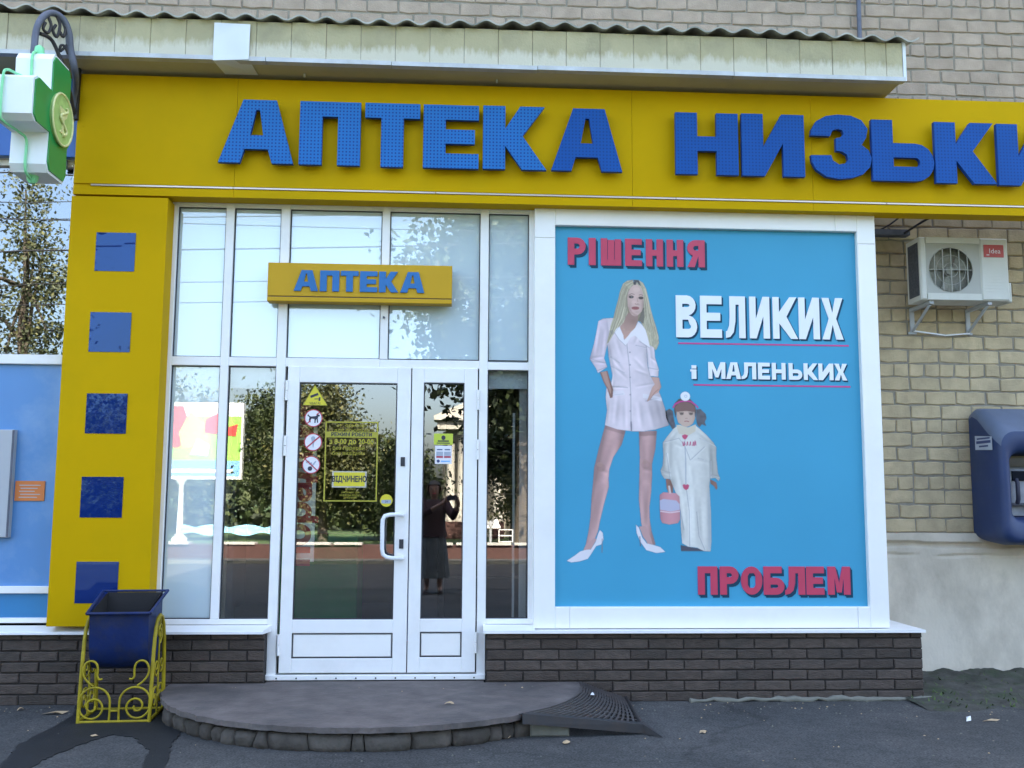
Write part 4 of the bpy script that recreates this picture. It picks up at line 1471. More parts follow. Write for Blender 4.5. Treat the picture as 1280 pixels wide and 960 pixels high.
# woman
P = Paint(703, 344, 840, 708, 1.8)
bigs = lambda pts: Zs((700, 330), 2.526, pts)
hz_ = lambda pts: Zs((735, 340), 7.385, pts)
lg = lambda pts: Zs((735, 460), 3.842, pts)
side = lambda c0, hw: (lambda U, V: np.clip(1.12-0.45*np.abs((U-c0)/hw)**2, .55, 1.2))
# legs
legL = lg([(82, 285), (180, 312), (160, 380), (120, 440), (100, 500), (97, 540), (98, 580), (75, 660), (55, 740), (45, 790), (20, 850), (-10, 900), (-35, 905), (-15, 860), (0, 790), (10, 720), (14, 640), (22, 560), (28, 490), (50, 400)])
P.fill(legL, LEGC, .6, shade=lambda U, V: np.clip(1.15-.55*np.abs((U-(768-(V-536)*.19))/11)**2, .6, 1.15), tex=.05)
legR = lg([(243, 315), (330, 312), (322, 400), (305, 470), (305, 520), (300, 600), (290, 680), (292, 740), (300, 790), (318, 850), (285, 860), (262, 810), (250, 750), (240, 640), (243, 540), (246, 440)])
P.fill(legR, LEGC, .6, shade=lambda U, V: np.clip(1.12-.55*np.abs((U-(809-(V-540)*.04))/9.5)**2, .6, 1.12), tex=.05)
for knee in (lg([(60, 490)])[0], lg([(275, 475)])[0]):
    P.blob(knee, 6, 5, SKIN_D, .22)
    P.blob((knee[0]-1, knee[1]-4), 4, 3, SKIN, .4)
P.fill(lg([(245, 316), (330, 314), (328, 335), (246, 338)]), (0.16, 0.09, 0.08), .8, .5, clip=True)
P.fill(lg([(84, 287), (180, 314), (172, 332), (80, 305)]), (0.16, 0.09, 0.08), .8, .4, clip=True)
# shoes
P.fill(bigs([(20, 938), (45, 922), (62, 909), (78, 904), (95, 903), (110, 880), (118, 855), (124, 843), (133, 852), (135, 872), (128, 888), (112, 893), (98, 915), (86, 932), (60, 940), (35, 943)]), (.72, .68, .70), .5)
P.line(bigs([(131, 870), (130, 913)]), 1.2, (.3, .28, .3), .8, clip=False)
P.fill(bigs([(72, 905), (96, 902), (114, 872), (106, 868), (80, 888)]), LEGC, .5)
P.fill(bigs([(236, 826), (246, 836), (256, 866), (270, 884), (292, 889), (312, 895), (328, 910), (300, 914), (268, 905), (250, 880), (238, 852)]), (.72, .68, .70), .5)
P.line(bigs([(248, 862), (250, 893)]), 1.3, (.16, .14, .16), .85, clip=False)
P.fill(bigs([(246, 832), (266, 830), (284, 870), (288, 887), (272, 882), (258, 864)]), LEGC, .5)
# coat
coat = bigs([(122, 186), (136, 178), (165, 175), (200, 182), (225, 200), (262, 196), (285, 215), (296, 262), (276, 280), (279, 330), (288, 362), (300, 380), (318, 420), (332, 462), (344, 516), (300, 530), (262, 536), (226, 536), (180, 530), (141, 517), (148, 470), (144, 430), (146, 402), (160, 390), (166, 360), (154, 300), (150, 262), (140, 305), (148, 333), (120, 352), (116, 340), (94, 308), (108, 260), (116, 220)])
P.fill(coat, COAT, .5, shade=lambda U, V: np.clip(1.10-.30*np.abs((U-786)/34)**2-.06*np.sin(V*.16+1), .6, 1.15), tex=.07)
slvR = bigs([(272, 262), (285, 230), (300, 262), (302, 300), (314, 338), (312, 362), (284, 360), (280, 335), (276, 290)])
P.fill(slvR, COAT, .5, shade=side(816, 9), tex=.12)
P.fill(bigs([(122, 186), (150, 178), (158, 240), (150, 262), (140, 305), (150, 333), (120, 353), (114, 338), (94, 308), (108, 258), (116, 220)]), (.58, .48, .52), .5, shade=side(751, 12), tex=.08)
for ln in ([(150, 262), (156, 300), (166, 352), (160, 392)], [(275, 262), (279, 330), (286, 362)], [(94, 308), (120, 316), (146, 322)], [(116, 346), (150, 333)], [(280, 334), (312, 340)],
           [(212, 252), (220, 330), (224, 430), (224, 534)], [(170, 205), (200, 240), (214, 252)], [(262, 205), (276, 235), (296, 262)], [(196, 184), (176, 210), (208, 246)],
           [(160, 300), (190, 320)], [(160, 330), (205, 352)], [(152, 425), (200, 418)], [(270, 440), (322, 428)], [(165, 395), (215, 398)], [(240, 262), (272, 270)]):
    P.line(bigs(ln), 1.4, COAT_D, .62)
    P.line([(q[0]+1.3, q[1]+.8) for q in bigs(ln)], 1.2, (.76, .68, .70), .45)
for y_ in (285, 325, 365, 420, 472):
    P.blob(bigs([(222, y_)])[0], 1.1, 1.1, COAT_D, .9)
P.line(bigs([(224, 505), (225, 536)]), 1.8, (.16, .15, .2), .7)
P.fill(bigs([(262, 416), (324, 428), (322, 440), (262, 430)]), (.76, .72, .74), .5, .6, clip=True)
P.fill(bigs([(148, 412), (200, 406), (206, 420), (150, 428)]), (.76, .72, .74), .5, .5, clip=True)
F_ = lambda a, b, w_, m_: P.fold(bigs([a])[0], bigs([b])[0], w_, m_)
for a_, b_, w_, m_ in (((150, 262), (168, 360), 2.6, .34), ((164, 300), (200, 345), 2.4, .26), ((168, 330), (214, 372), 2.2, .24), ((232, 300), (270, 340), 2.4, -.22), ((236, 340), (282, 356), 2.0, -.24),
                       ((170, 372), (160, 420), 2.0, .22), ((182, 420), (172, 520), 3.0, .24), ((205, 430), (206, 530), 2.6, -.18), ((248, 440), (258, 530), 3.2, .24), ((276, 440), (296, 528), 3.2, .22), ((306, 430), (326, 515), 3.0, -.22),
                       ((156, 440), (150, 515), 2.4, -.2), ((128, 200), (112, 300), 2.6, .30), ((142, 210), (132, 300), 2.4, -.26), ((98, 306), (140, 300), 1.8, .32), ((104, 318), (146, 322), 1.6, .3), ((282, 240), (290, 330), 2.6, .30),
                       ((286, 300), (310, 318), 1.6, .3), ((188, 215), (210, 262), 2.2, .2), ((256, 215), (236, 262), 2.2, -.2), ((176, 240), (196, 300), 2.6, .2), ((150, 400), (212, 396), 1.6, .26), ((236, 396), (300, 384), 1.6, .24)):
    F_(a_, b_, w_, m_*.7)
for c_, rx_, ry_, m_ in (((152, 285), 4, 12, .28), ((276, 300), 3.5, 14, .25), ((160, 410), 6, 4, .2), ((290, 432), 7, 4, .2), ((190, 205), 9, 6, .22), ((270, 215), 6, 7, .22), ((225, 520), 3, 8, .18)):
    P.occl(bigs([c_])[0], rx_, ry_, m_)
for a_, b_, w_, m_ in (((178, 560), (128, 700), 4.2, -.36), ((120, 690), (84, 860), 3.4, .30), ((142, 700), (112, 850), 3.0, -.34), ((128, 660), (150, 668), 2.0, .3), ((256, 560), (258, 690), 3.2, .34), ((296, 560), (286, 700), 3.4, -.34),
                       ((256, 700), (262, 830), 2.8, .3), ((282, 700), (272, 830), 2.6, -.34), ((258, 655), (288, 660), 2.0, .3)):
    F_(a_, b_, w_*1.35, m_*.6)
# hands
P.fill(bigs([(126, 350), (150, 345), (158, 372), (168, 404), (166, 430), (158, 432), (150, 404), (138, 382)]), SKIN_D, .5, shade=side(757, 9))
P.fill(bigs([(130, 348), (146, 346), (154, 376), (162, 406), (160, 420), (152, 400), (140, 378)]), SKIN, .5, .7, clip=True)
P.fill(bigs([(288, 362), (314, 364), (321, 394), (312, 412), (294, 422), (280, 440), (274, 443), (284, 416), (292, 396), (300, 386)]), SKIN, .5, shade=side(819, 11))
P.line(bigs([(284, 436), (300, 412), (312, 402)]), 1.0, SKIN_D, .6)
# neck and chest
P.fill(hz_([(372, 385), (470, 400), (468, 470), (440, 530), (400, 570), (350, 640), (320, 620), (300, 520), (330, 470)]), SKIN, .5, shade=lambda U, V: np.clip(.78+.22*(V-398)/20, .6, 1.1))
P.fill(hz_([(380, 400), (468, 405), (466, 455), (420, 450), (385, 430)]), SKIN_D, .8, .55, clip=True)
P.line(hz_([(330, 540), (370, 560), (420, 555), (450, 510)]), .8, (.55, .45, .25), .6)
# collar
P.fill(hz_([(225, 535), (290, 510), (330, 600), (335, 640), (352, 700), (290, 640)]), (.78, .73, .74), .5, clip=False)
P.fill(hz_([(470, 465), (500, 490), (540, 545), (560, 620), (580, 715), (510, 670), (440, 600), (400, 620), (350, 700), (335, 650), (390, 590), (440, 530)]), (.78, .72, .72), .5)
P.line(hz_([(225, 540), (290, 640), (355, 702)]), 1.0, COAT_D, .6)
P.line(hz_([(480, 655), (575, 715)]), 1.0, COAT_D, .6)
# hair back and strands
P.fill(hz_([(400, 90), (480, 85), (540, 150), (548, 300), (530, 440), (495, 470), (380, 440), (340, 440), (340, 250), (360, 150)]), HAIR_D, .5)
P.fill(hz_([(372, 385), (470, 400), (468, 470), (440, 530), (400, 560), (350, 560), (330, 500), (345, 450)]), SKIN, .5, shade=lambda U, V: np.clip(.70+.25*(V-398)/20, .6, 1.1))
hl = hz_([(425, 72), (370, 82), (330, 112), (300, 190), (285, 260), (262, 340), (240, 430), (212, 510), (196, 590), (172, 690), (200, 660), (232, 600), (258, 545), (300, 515), (336, 478), (352, 430), (372, 395), (370, 330), (366, 250), (380, 190), (410, 145), (435, 120)])
P.fill(hl, HAIR, .5, shade=lambda U, V: .82+.38*np.sin((U*1.0+V*.28)*1.75)**2*.9, tex=.3)
hr = hz_([(425, 72), (480, 74), (520, 100), (550, 160), (572, 260), (590, 350), (612, 430), (640, 520), (660, 600), (664, 670), (640, 730), (628, 735), (606, 705), (575, 690), (560, 620), (540, 550), (500, 485), (478, 455), (500, 410), (522, 350), (526, 260), (515, 190), (490, 140), (455, 118)])
P.fill(hr, HAIR, .5, shade=lambda U, V: .74+.44*np.sin((U*1.0-V*.30)*1.9)**2, tex=.3)
rs_ = random.Random(17)
def strands(lo, hi, n_):
    for q in range(n_):
        f_ = rs_.random()
        pts = [(a[0]+(b[0]-a[0])*f_+rs_.uniform(-4, 4), a[1]+(b[1]-a[1])*f_) for a, b in zip(lo, hi)]
        i0 = rs_.randint(0, 2)
        i1 = rs_.randint(4, len(pts))
        lum = rs_.choice((.38, .5, .62, 1.15, 1.3, 1.45))
        P.line(hz_(pts[i0:i1]), rs_.uniform(.5, 1.1), tuple(min(.8, c*lum) for c in HAIR), rs_.uniform(.35, .75), .35)
strands([(420, 76), (345, 110), (305, 190), (270, 320), (238, 440), (205, 560), (180, 680)], [(428, 120), (395, 165), (368, 250), (372, 340), (350, 430), (300, 510), (205, 640)], 46)
strands([(450, 78), (490, 140), (518, 210), (526, 300), (515, 400), (545, 540), (575, 680)], [(490, 80), (548, 160), (576, 280), (605, 430), (642, 540), (662, 640), (635, 725)], 50)
P.fill(hz_([(505, 360), (528, 330), (530, 430), (520, 490), (500, 480), (474, 455), (490, 415)]), (.13, .11, .09), .7, .85, clip=True)
P.fill(hz_([(200, 560), (232, 552), (240, 585), (222, 600)]), (.25, .22, .20), .7, .6, clip=True)
# face
face = hz_([(430, 122), (465, 118), (495, 140), (517, 190), (525, 250), (522, 320), (505, 372), (470, 408), (442, 420), (412, 408), (390, 375), (374, 320), (370, 250), (380, 190), (402, 148)])
P.fill(face, (.56, .38, .32), .5, shade=lambda U, V: np.clip(1.08-.20*((U-795)/10)**2-.06*np.clip((V-385)/10, 0, 1), .6, 1.1))
P.blob((793.5, 378.5), 2.6, 2.2, (.68, .47, .40), .6)
P.blob((797, 362.5), 4.5, 3.0, (.66, .47, .40), .6)
P.fill(hz_([(425, 72), (480, 74), (500, 130), (478, 118), (462, 92), (448, 122), (430, 118)]), (.035, .035, .05), .6, .9, clip=True)
P.line(hz_([(382, 222), (410, 205), (440, 212)]), .7, (.14, .08, .06), .9)
P.line(hz_([(478, 218), (500, 212), (520, 222)]), .7, (.14, .08, .06), .9)
P.blob(hz_([(407, 236)])[0], 3.4, 1.9, (.06, .04, .035), .95)
P.blob(hz_([(498, 244)])[0], 3.4, 1.9, (.06, .04, .035), .95)
P.blob(hz_([(412, 238)])[0], .8, .8, (.4, .4, .42), .7)
P.line(hz_([(462, 240), (470, 285)]), .9, SKIN_D, .45)
P.line(hz_([(440, 300), (458, 306), (476, 300)]), .9, (.30, .15, .12), .8)
P.blob(hz_([(445, 342)])[0], 5.0, 2.2, (.30, .085, .08), .95)
P.line(hz_([(412, 336), (445, 340), (480, 338)]), .6, (.20, .06, .06), .9)
P.fill(hz_([(380, 330), (400, 385), (440, 420), (470, 408), (450, 400), (415, 380), (395, 340)]), SKIN_D, .8, .35, clip=True)
P.occl((788.5, 384), 2.2, 6, .15)
P.occl((805.5, 382), 2.2, 8, .25)
P.occl((799.6, 381.8), 1.6, 1.0, .22)
P.occl((797, 391.2), 3.0, 1.0, .18)
P.occl((794, 403), 8, 5, .22)
P.line(hz_([(392, 240), (424, 240)]), .6, (.03, .02, .02), .9)
P.line(hz_([(484, 248), (514, 248)]), .6, (.03, .02, .02), .9)
P.build('printed_woman', AY-.0015, lambda u: 0.824+(u-705)*(1.639-0.824)/133.0,
        lambda v: 3.181+(v-345)*(0.983-3.181)/360.0, BG, adb)
# girl
Q = Paint(820, 485, 903, 694, 2.0)
gz = lambda pts: Zs((815, 480), 4.364, pts)
GC = (.62, .60, .55)
Q.fill(gz([(78, 150), (100, 138), (118, 150), (122, 190), (130, 230), (126, 256), (112, 248), (92, 212), (82, 185)]), (.09, .085, .10), .6, tex=.6)
Q.fill(gz([(244, 140), (270, 138), (298, 165), (302, 190), (292, 210), (300, 232), (276, 222), (262, 240), (250, 225), (244, 190)]), (.10, .095, .11), .6, tex=.6)
Q.fill(gz([(150, 880), (275, 902), (285, 912), (152, 912)]), (.07, .07, .10), .5)
Q.fill(gz([(74, 520), (110, 528), (114, 560), (112, 600), (90, 600), (78, 575)]), SKIN_D, .5)
Q.fill(gz([(84, 560), (96, 560), (100, 610), (88, 612)]), SKIN, .5, .8)
Q.fill(gz([(314, 522), (350, 540), (356, 570), (348, 582), (336, 560), (318, 548)]), SKIN_D, .5)
body = gz([(150, 225), (118, 250), (86, 290), (60, 325), (62, 400), (58, 450), (46, 478), (52, 500), (66, 522), (98, 522), (112, 560), (128, 600), (142, 640), (152, 700), (152, 780), (158, 870), (190, 888), (240, 894), (278, 912), (312, 914), (318, 860), (318, 700), (312, 560), (316, 520), (345, 516), (362, 534), (372, 520), (360, 490), (352, 400), (354, 350), (338, 322), (300, 280), (262, 245), (236, 225), (200, 240)])
Q.fill(body, GC, .5, shade=lambda U, V: np.clip(1.1-.32*np.abs((U-860)/26)**2, .6, 1.14), tex=.09)
Q.fill(gz([(318, 540), (318, 914), (300, 912), (300, 600)]), (.42, .50, .56), .8, .35, clip=True)
for ln in ([(60, 325), (110, 312), (150, 300)], [(354, 345), (300, 318), (262, 300)], [(180, 340), (186, 420), (184, 560), (200, 700), (200, 888)], [(150, 300), (182, 345), (210, 420), (290, 345)],
           [(98, 522), (80, 380)], [(316, 520), (318, 420)], [(250, 408), (285, 418)], [(240, 700), (250, 830), (282, 905)], [(46, 478), (100, 492)], [(320, 500), (366, 512)], [(142, 640), (170, 800)]):
    Q.line(gz(ln), 1.2, (.34, .33, .34), .65)
    Q.line([(q[0]+1.2, q[1]+.6) for q in gz(ln)], 1.1, (.74, .72, .68), .4)
G_ = lambda a, b, w_, m_: Q.fold(gz([a])[0], gz([b])[0], w_*1.1, m_*.55)
for a_, b_, w_, m_ in (((98, 290), (92, 480), 2.6, .30), ((76, 330), (70, 480), 2.2, -.26), ((330, 330), (336, 500), 2.6, -.30), ((312, 330), (318, 560), 2.4, .28), ((130, 420), (168, 620), 2.6, .24), ((150, 600), (176, 860), 2.6, -.24),
                       ((226, 560), (232, 880), 3.0, .26), ((262, 620), (270, 890), 2.6, -.26), ((296, 560), (298, 900), 3.0, .28), ((190, 640), (196, 880), 2.6, -.22), ((120, 330), (172, 352), 2.0, .22), ((230, 420), (310, 430), 2.0, .2),
                       ((50, 485), (108, 500), 1.6, .34), ((318, 506), (366, 516), 1.6, .34), ((140, 260), (100, 310), 2.0, .24), ((250, 262), (320, 318), 2.0, -.24), ((210, 440), (222, 560), 2.4, .18)):
    G_(a_, b_, w_, m_)
for c_, rx_, ry_, m_ in (((190, 262), 9, 4, .3), ((110, 545), 4, 7, .3), ((318, 560), 3, 8, .25), ((160, 800), 4, 14, .2)):
    Q.occl(gz([c_])[0], rx_, ry_, m_)
Q.line(gz([(182, 300), (183, 430), (182, 555)]), .9, (.36, .38, .44), .7)
Q.fill(gz([(135, 225), (200, 240), (245, 222), (240, 262), (200, 285), (150, 275), (140, 250)]), (.60, .52, .40), .5, clip=False)
Q.fill(gz([(165, 285), (182, 278), (200, 285), (190, 302), (182, 308), (170, 300)]), (.50, .06, .14), .5, clip=True)
for x0_ in (172, 190, 206, 222, 234):
    Q.line(gz([(x0_, 342), (x0_+6, 318), (x0_+8, 340)]), 1.1, (.42, .05, .14), .85)
Q.line(gz([(168, 318), (172, 342), (186, 330)]), 1.1, (.42, .05, .14), .85)
Q.line(gz([(228, 342), (238, 312)]), 1.2, (.42, .05, .14), .85)
Q.fill(gz([(165, 556), (174, 550), (183, 556), (193, 550), (202, 558), (196, 576), (183, 584), (170, 574)]), (.50, .07, .14), .5, clip=True)
# bucket bag
Q.fill(gz([(40, 610), (60, 595), (130, 600), (148, 618), (150, 690), (150, 742), (138, 762), (90, 770), (52, 762), (42, 740), (40, 690)]), (.55, .25, .27), .5, shade=side(838, 15))
Q.fill(gz([(40, 640), (60, 632), (130, 640), (148, 660), (148, 690), (100, 700), (42, 690)]), (.45, .48, .60), .5, .85, clip=True)
Q.line(gz([(42, 698), (96, 706), (150, 698)]), 1.4, (.74, .60, .62), .8)
Q.line(gz([(92, 560), (98, 602)]), 2.2, (.66, .56, .52), .9, clip=False)
# head
Q.fill(gz([(126, 110), (150, 84), (185, 74), (215, 84), (240, 110), (246, 150), (242, 190), (232, 150), (140, 150), (132, 190), (124, 150)]), (.10, .07, .06), .5)
Q.fill(gz([(138, 150), (185, 140), (236, 150), (240, 190), (228, 218), (205, 235), (188, 238), (168, 232), (146, 214), (138, 188)]), (.54, .38, .30), .5, shade=lambda U, V: np.clip(1.05-.25*((U-858)/13)**2, .6, 1.1))
Q.fill(gz([(130, 130), (150, 108), (185, 100), (220, 108), (240, 130), (236, 156), (190, 150), (134, 156)]), (.19, .10, .085), .6, shade=lambda U, V: .85+.4*np.sin(U*2.2)**2)
Q.line(gz([(118, 134), (130, 112), (160, 98), (190, 94), (220, 98), (246, 118), (258, 132)]), 1.9, (.52, .04, .24), .95, clip=False)
Q.blob(gz([(187, 68)])[0], 6.3, 6.0, (.76, .76, .78), 1, clip=False)
Q.blob(gz([(190, 68)])[0], 2.0, 2.0, (.35, .38, .42), .6)
Q.blob(gz([(190, 68)])[0], .9, .9, (.85, .85, .85), 1)
Q.line(gz([(152, 160), (178, 160)]), .9, (.10, .07, .06), .9)
Q.line(gz([(204, 160), (230, 160)]), .9, (.10, .07, .06), .9)
Q.blob(gz([(166, 166)])[0], 2.5, 1.5, (.09, .06, .05), .85)
Q.blob(gz([(217, 166)])[0], 2.5, 1.5, (.09, .06, .05), .85)
Q.line(gz([(184, 190), (198, 190)]), .8, SKIN_D, .7)
Q.line(gz([(180, 208), (192, 205), (206, 209)]), 1.2, (.34, .11, .11), .9)
Q.build('printed_girl', AY-.0015, lambda u: 1.524+(u-820)*(2.034-1.524)/83.0,
        lambda v: 2.314+(v-485)*(1.049-2.314)/209.0, BG, adb)

# ================================================================ small sign over the door
ss = thing('door_sign', 'small yellow box sign with blue letters fixed over the entrance door', 'sign', (-0.85, -.14, 2.92))
sx0, sx1, sz0, sz1 = -1.414, -0.036, 2.92, 3.214
zsp = 2.957
MB().rbox((sx0, -.14, zsp+.003), (sx1, FY-.004, sz1), .004).build('panel', 'yellow_small', ss)
MB().rbox((sx0, -.14, sz0), (sx1, FY-.004, zsp-.003), .004).build('lower_panel', 'yellow_small', ss)
MB().box((sx0+.002, -.136, zsp-.003), (sx1-.002, FY-.01, zsp+.003)).build('groove', 'iron_dark', ss)
SL = [(-1.217, -1.039), (-1.024, -0.882), (-0.87, -0.739), (-0.727, -0.598), (-0.584, -0.44), (-0.425, -0.244)]
sb0, sb1 = 2.999, 3.157
for ch, (a, b) in zip('АПТЕКА', SL):
    letter(ch, a, b, sb0, sb1, -.152, -.138, ['letter_blue_plain2'], ss, .050, .037)

# ================================================================ neighbour's glazing at the far left
ng = thing('neighbour_window', 'white framed shop window with pale blue panels at the far left edge', 'window', (-3.2, -.02, .5))
nx1 = -2.86


nz = dict(top=3.951, r1=2.507, r0=2.435, q1=0.814, q0=0.763, b1=0.59, b0=0.554)
pw = .062
MB().rbox((nx1-pw, FY, nz['b0']), (nx1, .05, 3.974), .004).build('post', 'pvc', ng)
MB().rbox((-4.62, FY, nz['b0']), (-4.55, .05, nz['top']+.1), .004).build('post', 'pvc', ng)
for nm, a, b in (('rail', 'r0', 'r1'), ('rail', 'q0', 'q1'), ('rail', 'b0', 'b1')):
    MB().rbox((-6, FY+.001, nz[a]), (nx1-pw, .05, nz[b]), .004).build(nm, 'pvc', ng)
MB().rbox((-6, FY+.001, nz['top']), (nx1-pw, .05, nz['top']+.09), .004).build('head', 'pvc', ng)
MB().box((-6, .006, nz['r1']-.003), (nx1-pw+.003, .012, nz['top']+.003)).build('window_pane', 'glass_left', ng)
MB().box((-6, .004, nz['q1']-.003), (nx1-pw+.003, .012, nz['r0']+.003)).build('blue_panel', 'pane_blue', ng)
MB().box((-6, .004, nz['b1']-.003), (nx1-pw+.003, .012, nz['q0']+.003)).build('blue_panel', 'pane_blue_deep', ng)
MB().box((-6, .5, .3), (nx1-.02, .56, 3.7)).build('room_back', 'room_dark', ng)
bs = thing('shop_sign', 'plain blue shop sign panel high up at the far left behind the green cross', 'sign', (-4.4, -.12, 3.95))
MB().rbox((-6, -.12, 3.997), (-2.87, .0, FZ1-.005), .004).build('panel', 'shop_blue', bs)
MB().rbox((-6, -.06, nz['top']+.09), (-2.88, .05, 3.997-.004), .004).build('lower_panel', 'grey_panel', bs)
MB().box((-3.008, -.075, 3.933), (-2.955, -.06, 3.99)).build('bracket', 'iron_grey', bs)
a, b = (-3.213, -0.004, 1.573), (-3.002, -0.004, 1.428)
on = MB()
on.box((a[0], -.006, b[2]), (b[0], .002, a[2]), 0)
for q in range(5):
    zq_ = a[2]-.035-q*.022
    if zq_ > b[2]+.02:
        on.box((a[0]+.03+.01*(q % 2), -.0072, zq_), (b[0]-.03-.02*(q % 3), -.006, zq_+.006), 1)
tag(on.build('paper_notice', ['notice_orange', 'grey_panel']), 'small orange paper notice taped to the pale blue window panel', 'notice')
a, b = (-3.226, -0.05, 1.946), (-3.233, -0.05, 1.163)
gp = thing('grey_board', 'flat grey board fixed to the blue panel at the left picture edge', 'board', (-3.6, -.05, b[2]))
MB().rbox((-4.1, -.05, b[2]), (a[0], .004, a[2]), .006).build('board', 'grey_panel', gp)
MB().box((a[0]-.012, -.052, b[2]+.004), (a[0]+.002, -.048, a[2]-.004)).build('edge_strip', 'iron_grey', gp)

# ================================================================ green pharmacy cross on its iron bracket
XF, TH, YC = -2.73, .255, -.80
ZC = 4.022
cr = thing('pharmacy_cross', 'white and green illuminated pharmacy cross hanging from a curved iron bracket', 'sign', (XF-TH/2, YC, ZC-.42))
A_, Bw = .415, .150
fl = .022
AB = .185
cross = [(-Bw, Bw), (-Bw-fl*.2, A_-.05), (-Bw+.03, A_), (Bw-.03, A_), (Bw+fl*.2, A_-.05), (Bw, Bw), (AB-.02, Bw+fl*.1), (AB, Bw-.03), (AB, -Bw+.03), (AB-.02, -Bw-fl*.1), (Bw, -Bw), (Bw+fl*.2, -A_+.05), (Bw-.03, -A_), (-Bw+.03, -A_), (-Bw-fl*.2, -A_+.05), (-Bw, -Bw), (-A_+.05, -Bw-fl*.2), (-A_, -Bw+.03), (-A_, Bw-.03), (-A_+.05, Bw+fl*.2)]
cb = MB()
cb.prism([[(YC+p[0], ZC+p[1]) for p in cross]], XF-TH+.01, XF-.006, 0, axis='X')
cb.build('body', 'cross_white', cr)
for x0_, x1_, k_ in ((XF-.008, XF+.004, .955), (XF-TH+.004, XF-TH+.02, .90)):
    cf = MB()
    cf.prism([[(YC+p[0]*k_, ZC+p[1]*k_) for p in cross]], x0_, x1_, 0, axis='X')
    cf.build('green_face', 'cross_green', cr)
for sgn, xe in ((1, XF),):
    em = MB()
    em.prism([[(YC+.172*math.cos(2*PI*i/32), ZC+.178*math.sin(2*PI*i/32)) for i in range(32)]], xe+.002, xe+.022, 0, axis='X')
    cup = [(-.07, .075), (.07, .075), (.055, .03), (.018, .005), (.014, -.07), (.05, -.10), (-.05, -.10), (-.014, -.07), (-.018, .005), (-.055, .03)]
    em.prism([[(YC+p[0], ZC+p[1]) for p in cup]], xe+.022, xe+.028, 1, axis='X')
    sn = [(xe+.03, YC+.055*math.sin(t*.9), ZC-.11+.022*t) for t in [q*.5 for q in range(20)]]
    em.tube(sn, .010, 6, 1)
    em.tube([(xe+.022, YC+.170*math.cos(2*PI*i/32), ZC+.176*math.sin(2*PI*i/32)) for i in range(32)], .009, 6, 1, closed=True)
    em.build('emblem', ['emblem', 'emblem_gold'], cr)
# green lamp tube along the middle of the white edges
XM = XF-TH/2-.01
tp = [(XM, YC+.0, ZC+A_+.035), (XM, YC-Bw+.03, ZC+A_+.012), (XM, YC-Bw-.012, ZC+A_-.05), (XM, YC-Bw-.014, ZC+Bw+.05), (XM-.02, YC-Bw-.05, ZC+Bw+.06), (XM-.045, YC-Bw-.12, ZC+Bw+.055), (XM-.055, YC-A_+.03, ZC+Bw+.03),
      (XM-.055, YC-A_-.014, ZC+Bw-.04), (XM-.055, YC-A_-.016, ZC-Bw+.02), (XM-.05, YC-A_+.02, ZC-Bw-.02), (XM-.02, YC-Bw-.08, ZC-Bw-.03), (XM, YC-Bw-.016, ZC-Bw-.06), (XM, YC-Bw-.014, ZC-A_+.05), (XM, YC-Bw+.02, ZC-A_-.014), (XM, YC, ZC-A_-.03)]
MB().tube(smooth(tp), .009, 8).build('lamp_tube', 'tube_green', cr)
MB().lathe((XM, YC-.06, ZC+A_-.005), [(.04, 0), (.045, .02), (.032, .05), (.03, .075), (.012, .09)], 14).build('cap', 'tube_green', cr)
MB().lathe((XM, YC-.04, ZC-A_-.05), [(.02, 0), (.035, .02), (.04, .05)], 14).build('lower_cap', 'tube_green', cr)
# bracket
br = MB()
bp_ = [(-2.874, -0.215, 4.238), (-2.859, -0.25, 4.41), (-2.807, -0.37, 4.483), (-2.776, -0.49, 4.54), (-2.804, -0.51, 4.663), (-2.814, -0.53, 4.774), (-2.836, -0.57, 4.85), (-2.88, -0.62, 4.877), (-2.914, -0.68, 4.838), (-2.934, -0.74, 4.748), (-2.935, -0.78, 4.646), (-2.929, -0.8, 4.543), (-2.931, -0.8, 4.486)]
br.tube(smooth(bp_, 4), [.014+.013*math.sin(min(1, q/28)*PI*.75) for q in range(49)], 10)
br.build('bracket_arch', 'iron_grey', cr)
b2 = MB()
b2.tube(smooth([(-2.863, -0.22, 4.28), (-2.853, -0.34, 4.397), (-2.83, -0.5, 4.473), (-2.861, -0.54, 4.586), (-2.893, -0.6, 4.677), (-2.909, -0.67, 4.683), (-2.919, -0.75, 4.661)]), .014, 8)
b2.tube(smooth([(-2.809, -0.52, 4.718), (-2.837, -0.54, 4.659), (-2.859, -0.55, 4.63), (-2.852, -0.56, 4.667), (-2.832, -0.54, 4.672), (-2.814, -0.52, 4.622)]), .010, 6)
b2.tube(smooth([(-2.903, -0.68, 4.827), (-2.885, -0.66, 4.766), (-2.9, -0.67, 4.707), (-2.917, -0.71, 4.717), (-2.908, -0.7, 4.769)]), .011, 6)
b2.tube(smooth([(-2.874, -0.62, 4.871), (-2.854, -0.59, 4.803), (-2.867, -0.6, 4.713), (-2.885, -0.63, 4.746), (-2.869, -0.62, 4.793)]), .011, 6)
b2.tube(smooth([(-2.844, -0.58, 4.85), (-2.826, -0.56, 4.795), (-2.835, -0.57, 4.729), (-2.855, -0.58, 4.76)]), .011, 6)
b2.tube(smooth([(-2.869, -0.215, 4.251), (-2.863, -0.215, 4.45), (-2.864, -0.23, 4.568)]), .02, 6)
b2.build('bracket_scroll', 'iron_dark', cr)
pc = MB()
pc.box((FX0-.02, -.235, 4.253), (FX0+.012, -.2, 4.702))
pc.build('bracket_plate', 'iron_dark', cr)

